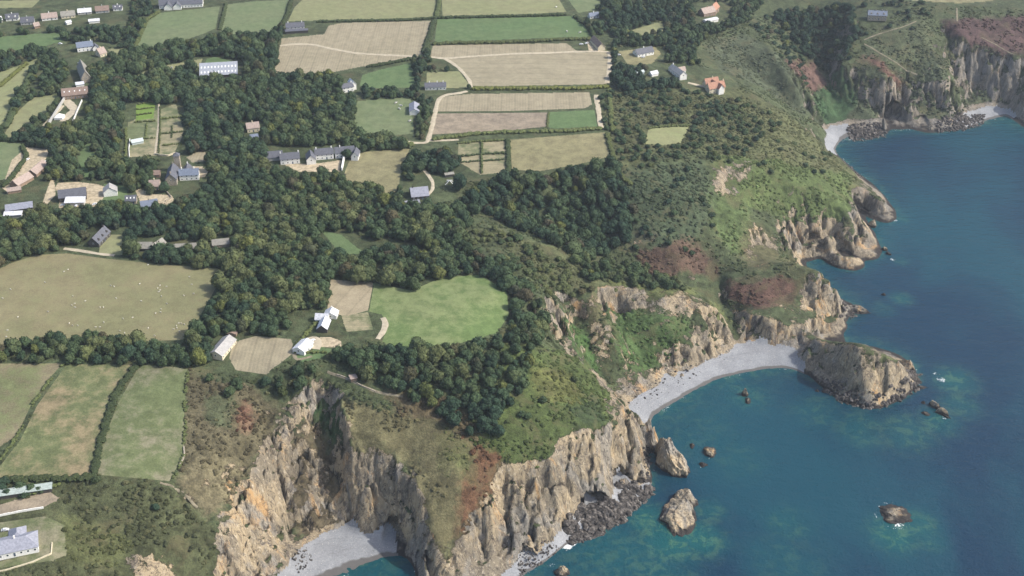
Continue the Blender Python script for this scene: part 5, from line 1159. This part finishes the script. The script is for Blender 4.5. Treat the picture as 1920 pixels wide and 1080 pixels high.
for sx_, sy_ in ((-1,-1),(1,-1),(1,1),(-1,1)):
    m = MB(); m.add([(sx_*3.6-.2,sy_*2.6-.2,0),(sx_*3.6+.2,sy_*2.6-.2,0),(sx_*3.6+.2,sy_*2.6+.2,0),(sx_*3.6-.2,sy_*2.6+.2,0),(-.25,-.25,3),(.25,-.25,3),(.25,.25,3),(-.25,.25,3)], [(0,3,2,1),(4,5,6,7),(0,1,5,4),(1,2,6,5),(2,3,7,6),(3,0,4,7)]); m.build('leg', BM['frame'], root)
m = MB().box(-2.4,-.3,2.7,2.4,.3,3.2); m.build('beam', BM['frame'], root)
def make_car(mat):
    root = bpy.data.objects.new('parked_car', None); COL.objects.link(root)
    prof = [(-2.1,.35),(-2.15,.8),(-1.9,.98),(-1.5,1.02),(-1.0,1.5),(.7,1.5),(1.3,1.0),(2.0,.9),(2.15,.6),(2.1,.35)]; n = len(prof)
    m = MB(); m.add([(x, -.85*(.85 if z > 1.2 else 1), z) for x, z in prof]+[(x, .85*(.85 if z > 1.2 else 1), z) for x, z in prof], [tuple(range(n))[::-1], tuple(range(n, 2*n))]+[(i, (i+1) % n, (i+1) % n+n, i+n)[::-1] for i in range(n)])
    m.build('body', mat, root); MB().box(-1.25,-.86,1.05,.95,.86,1.38).build('window', BM['glass'], root)
    for x in (-1.35, 1.35):
        for y in (-.8, .8):
            c = [(x+.34*math.cos(k*.785), .34+.34*math.sin(k*.785)) for k in range(8)]; m = MB(); m.add([(a, y-.12, b) for a, b in c]+[(a, y+.12, b) for a, b in c], [tuple(range(8)), tuple(range(8, 16))[::-1]]+[(i, (i+1) % 8, (i+1) % 8+8, i+8)[::-1] for i in range(8)]); m.build('wheel', BM['dark'], root)
    return root
def copy_tree(o, parent=None):
    c = o.copy(); COL.objects.link(c); c.parent = parent
    for ch in list(o.children): copy_tree(ch, c)
    return c
carp = make_car(plain('car_paint', (.75,.76,.78), .3)); first = True
for x, y, a, lb in [(118,386,10,'white van at the left end of the sandy farmyard'),(144,386,80,'white car beside the white roofed farmyard shed'),(178,384,30,'white car at the right end of the sandy farmyard'),(150,119,5,'white car in the garden below the pointed cottage'),(113,83,0,'white vehicle at the corner of the far left green field'),
  (52,300,60,'uppermost white car on the track to the left yard'),(85,305,20,'white car at the top of the left yard'),(88,316,10,'white van below the car at the top of the left yard'),(65,316,70,'white car in the middle of the left yard'),(1160,104,0,'white car at the left of the dry coastal clearing'),(1206,108,20,'white car before the slate roofed coastal bungalow'),(586,640,50,'yellow green car on the gravel drive'),(1090,84,10,'white trailer in the scrap yard by the farm road'),(1100,82,30,'white van in the scrap yard by the farm road'),(10,995,10,'orange and white vehicle above the slate roofed house')]:
    o = carp if first else copy_tree(carp); first = False; r = hit(x, y); o.location = (r.x, r.y, zat(r.x, r.y)+.1); o.rotation_euler.z = R(a); tag(o, lb, 'car', 'vehicles parked round the farms')
# ------------------------------------------------------------------ sheep and cattle
def animal(name, mats, L, H):
    """one continuous body: chest, belly, neck, head with muzzle and ears, four jointed legs, tail"""
    import bmesh
    co = [(-.5,0,.62),(-.2,0,.6),(.15,0,.6),(.42,0,.66),(.62,0,.8),(.82,0,.78),(.95,0,.7)]; rad = [.16,.24,.25,.2,.12,.1,.06]
    e = [(i, i+1) for i in range(6)]; n = 7
    for bx_, sgn in ((0, -1), (0, 1), (3, -1), (3, 1)):
        x = co[bx_][0]; co += [(x+.02, sgn*.12, .42), (x+(-.05 if bx_ == 0 else .02), sgn*.13, .22), (x, sgn*.13, 0)]; rad += [.09, .05, .045]; e += [(bx_, n), (n, n+1), (n+1, n+2)]; n += 3
    co += [(.8,.12,.86),(.8,-.12,.86),(-.6,0,.5)]; rad += [.03,.03,.03]; e += [(5, n), (5, n+1), (0, n+2)]
    me = bpy.data.meshes.new(name); me.from_pydata([(x*L, y*L, z*H) for x, y, z in co], e, []); o = bpy.data.objects.new(name, me); COL.objects.link(o)
    md = o.modifiers.new('s', 'SKIN')
    for i, r_ in enumerate(rad): me.skin_vertices[0].data[i].radius = (r_*L, r_*L)
    me.skin_vertices[0].data[1].use_root = True
    dg = bpy.context.evaluated_depsgraph_get(); m2 = bpy.data.meshes.new_from_object(o.evaluated_get(dg)); bpy.data.objects.remove(o)
    m2.materials.clear(); m2.materials.append(mats); m2.name = name; return m2
SHEEP = animal('sheep', plain('fleece', (.6,.57,.49), .95), 1.25, 1.15)
t = NT('cow_hide'); t.col(t.mix(t.rng(t.noise(t.coord(), 1.2, 1), .48, .52), (.75,.73,.7), (.04,.03,.03))); COW = animal('cow', t.m, 2.1, 1.8)
shp = [(345,690-135),(303,556),(313,570),(302,580),(301,586),(292,588),(140,570),(141,577),(188,577),(194,577),(135,573),(34,595),(130,607),(146,611),(136,611),(188,614),(180,614),(231,598),(249,596),(195,605),(234,625),(290,630),(260,640),(335,607),(340,607),(346,609),(331,612),(337,622),(326,618),(332,616),(278,616),(225,621),(14,620),(12,632),(137,556),(160,565),(218,560),(265,565),(298,548),(363,551),(20,543),(84,530),(120,510),(128,506),(208,536),(214,538),(262,533),(300,536),(312,538),(355,520),(360,534),(278,497),(90,585),(5,560),(300,545),(296,541)]
first = True
for n_, (x, y) in enumerate(shp):
    r = hit(x, y); o = link('sheep', SHEEP, None, None, (r.x, r.y, zat(r.x, r.y)-.02)); o.rotation_euler.z = rng.uniform(0, 6.28); o.scale = (.75,)*3
    tag(o, 'white sheep grazing in the big dry pasture', 'sheep', 'sheep grazing in the big dry pasture')
for x, y, lb in [(742,194,'uppermost white cow in the green pasture with the shed'),(752,199,'right hand white cow in the green pasture with the shed'),(749,205,'lowest of three cows grouped in the green pasture'),(768,228,'lone cow low in the green pasture with the shed'),(1063,60,'black and white cow in the vivid green field'),(1087,62,'small white cow near the right end of the vivid field'),(1043,14,'white cow in the pale olive field at the top'),(301,136,'white cow in the curved field'),(322,128,'cow at the right of the curved field')]:
    r = hit(x, y); o = link('cow', COW, None, None, (r.x, r.y, zat(r.x, r.y)-.02)); o.rotation_euler.z = rng.uniform(0, 6.28); tag(o, lb, 'cow', 'cattle in the far fields')
# ------------------------------------------------------------------ sea rocks and boulders
M_ROCK = m_rock(); 
t = NT('dark_boulder'); p_ = t.pos(); t.col(t.mix(t.rng(t.noise(p_, .35, 4, .7), .45, .7), (.05,.045,.042), (.22,.2,.18))); t.bump(t.noise(p_, 1.2, 4, .7), .5); M_BOULD = t.m
def rock_geo(seed, sub=5, cuts=16):
    V, F = ico(sub); g = np.random.default_rng(seed); W = V.copy()
    for k in range(cuts):                     # flat fracture planes
        n = g.normal(size=3); n[2] = abs(n[2])*.7; n /= np.linalg.norm(n); d = g.uniform(.55, .85); s = W@n-d; W -= np.clip(s, 0, None)[:, None]*n*.92
    W *= (1+.2*n3(V, 1.8, seed)+.16*n3(V, 4.5, seed+9)+.09*n3(V, 10, seed+19)+.04*n3(V, 22, seed+29))[:, None]; return W, F
def sea_rock(px_, py_, lx, ly, h, ang, seed, label, name='sea_rock', sink=.25, lean=0, mat=None, cat='rock', group=None, z0=0, pw=1.6):
    x, y = un(px_, py_, z0); V, F = rock_geo(seed); V = V.copy()
    tz = (V[:, 2]+sink)/(1+sink); V[:, :2] *= (1-.42*np.clip(tz, 0, 1)**pw)[:, None]
    V[:, 0] *= lx; V[:, 1] *= ly; V[:, 2] = V[:, 2]*h; V[:, 0] += lean*np.clip(V[:, 2], 0, None)
    o = link(name, np_mesh(name, V, F), mat or M_ROCK, None, (x, y, z0)); o.rotation_euler.z = R(ang); return tag(o, label, cat, group)
sea_rock(1254,868,12,21,24,18,1,'tall pale sea stack just off the near headland','sea_stack',pw=2)
sea_rock(1222,836,8,9,20,10,33,'broken rock ridge joining the near headland to the sea stack')
sea_rock(1211,826,8,9,20,30,34,'upper crag of the broken ridge at the headland tip')
sea_rock(1238,850,7,8,14,10,21,'dark rock wedge between headland and tall sea stack')
sea_rock(1278,964,17,27,9,4,2,'large dark rock with a pale crest off the boulder beach')
sea_rock(1285,940,9,13,10,5,3,'pale blunt crest of the large rock off the boulder beach')
sea_rock(1330,850,6,7,5,10,4,'dark rock with surf, largest of three beyond the sea stack')
sea_rock(1318,872,4,4,2.4,40,5,'low rock with surf, lowest of three beyond the sea stack')
sea_rock(1298,836,2,4,2,-10,6,'slim low rock, leftmost of three beyond the sea stack')
sea_rock(1674,966,13,12,3.6,0,7,'round flat dark rock ringed with surf in open water')
sea_rock(1753,762,3.5,8,6,35,8,'dark pointed rock right of the islet')
sea_rock(1768,776,4,8,5,30,9,'pale tipped rock with surf right of the islet')
sea_rock(1736,776,4.5,3,1.5,-20,10,'flat brown rock left of the dark pointed rock')
sea_rock(1731,755,2,2.5,2,0,11,'small upright rock near the islet tail')
sea_rock(1727,726,5,3,1.4,-5,12,'flat brown rock off the right end of the islet')
sea_rock(1397,740,3.4,5,6,10,13,'small dark rock with pale top in the middle of the bay')
sea_rock(1403,752,2.6,5,2.5,-10,14,'low tail rock beside the small dark rock in the bay')
sea_rock(1657,553,2.5,2.5,2,0,15,'tiny white tipped rock in open water above the islet')
sea_rock(1658,468,3,4,4,30,16,'dark rock beside the tip of the green headland')
sea_rock(1667,477,2.6,4,3,30,17,'pale rock beside the tip of the green headland')
sea_rock(1636,424,4.5,5,10,0,18,'round topped stack in the cove of the green headland','sea_stack',pw=2)
sea_rock(1659,244,5,4,16,12,19,'thin pointed pale stack before the sea cave','sea_stack',lean=-.25,pw=.8)
sea_rock(1054,1074,7,6,6,0,20,'dark rock with orange cap at the bottom edge')
sea_rock(1605,583,13,6,6,-12,22,'low dark reef running out from the second headland')
sea_rock(1700,690,10,9,8,-20,23,'dark jagged rock at the right end of the islet')
sea_rock(1712,712,8,6,4,-20,24,'low jagged ledge below the right end of the islet')
sea_rock(1262,703,5,4,5,0,25,'boulder on the shingle, topmost below the green cliff',z0=2.5)
sea_rock(1250,700,3.4,3,5,30,26,'upright pale boulder against the foot of the green cliff',z0=3)
sea_rock(1278,706,3,3,3,30,27,'small boulder on the shingle right of the pale one',z0=2)
sea_rock(1170,906,6,4,5,0,28,'pale rock at the mouth of the headland cave',z0=3)
sea_rock(1545,735,2.5,2,1.6,0,29,'left of two boulders awash in the islet shadow')
sea_rock(1532,733,2,2,1.4,0,30,'smallest boulder awash in the islet shadow')
sea_rock(1770,238,8,5,8,-10,31,'pale slab at the foot of the fourth headland')
sea_rock(1745,244,7,5,7,10,32,'orange tinted slab at the foot of the fourth headland')
rsrc = []
for k in range(3):
    V, F = rock_geo(60+k, 2, 7); o = sea_rock([1100,1120,1085][k], [985,975,990][k], 1.6, 1.3, 1.1, k*30, 60+k, ['squarish dark boulder on the boulder beach','dark boulder nearest the cave on the boulder beach','wedge shaped dark boulder on the boulder beach'][k], 'boulder', mat=M_BOULD, z0=1.5); 
    o.data = np_mesh('boulder', V, F); o.data.materials.append(M_BOULD); o.scale = (1.7, 1.4, 1.2); rsrc.append(o)
BP = []
for pts, n, s0, s1 in [([(1062,975),(1108,948),(1165,950),(1150,900),(1200,915),(1240,912),(1210,945),(1175,985),(1120,1008),(1060,1020)], 800, .6, 3.2), ([(1525,712),(1600,735),(1700,700),(1725,690),(1728,725),(1690,765),(1640,785),(1560,745)], 420, .8, 2.6),
   ([(1585,240),(1660,235),(1665,262),(1600,268)], 300, .8, 2.2), ([(1750,238),(1800,222),(1850,215),(1840,240),(1770,258)], 420, .8, 2.4), ([(970,1050),(1040,1020),(1050,1030),(1000,1070),(970,1085)], 120, .4, 1),
   ([(1165,745),(1240,715),(1330,680),(1365,660),(1360,680),(1260,735),(1190,775)], 160, .3, 1.0), ([(545,1045),(575,1030),(590,1050),(560,1080)], 60, .3, .8), ([(1570,575),(1620,575),(1610,600),(1570,610)], 60, .8, 2), ([(1560,285),(1600,315),(1620,335),(1610,340),(1570,305)], 80, .8, 2), ([(1205,840),(1225,835),(1215,905),(1200,905)], 60, .6, 1.8)]:
    P = np.array([un(a, b, 1) for a, b in pts]); x0, y0 = P.min(0); x1, y1 = P.max(0); a = rng.uniform(x0, x1, n*3); b = rng.uniform(y0, y1, n*3); k = inside(P, a, b)&(bil(HG, a, b) < 9)&(bil(HG, a, b) > -1.4); a, b = a[k][:n], b[k][:n]
    BP.append(np.stack([a, b, np.maximum(bil(HD, a, b), -.3), s0+(s1-s0)*rng.random(len(a))**2.2], 1))
BP = np.concatenate(BP); n = len(BP)
scatter('rubble', BP[:, :3], np.stack([BP[:, 3]*1.3, BP[:, 3], BP[:, 3]*.8], 1), rz(n), np.zeros(n), rng.integers(0, 3, n), rsrc, 'jumbled dark boulders and rubble along the foot of the cliffs')
# ------------------------------------------------------------------ the air between here and the far fields
hz = MB().box(-2200, -60, -45, 4300, 5300, 640)
t = bpy.data.materials.new('haze'); t.use_nodes = True; t.node_tree.nodes.clear(); ou = t.node_tree.nodes.new('ShaderNodeOutputMaterial'); pv = t.node_tree.nodes.new('ShaderNodeVolumePrincipled')
pv.inputs['Density'].default_value = .000065; pv.inputs['Color'].default_value = (.80, .88, 1, 1); pv.inputs['Anisotropy'].default_value = .3; t.node_tree.links.new(pv.outputs[0], ou.inputs['Volume'])
if 1: tag(hz.build('haze', t), kind='stuff')
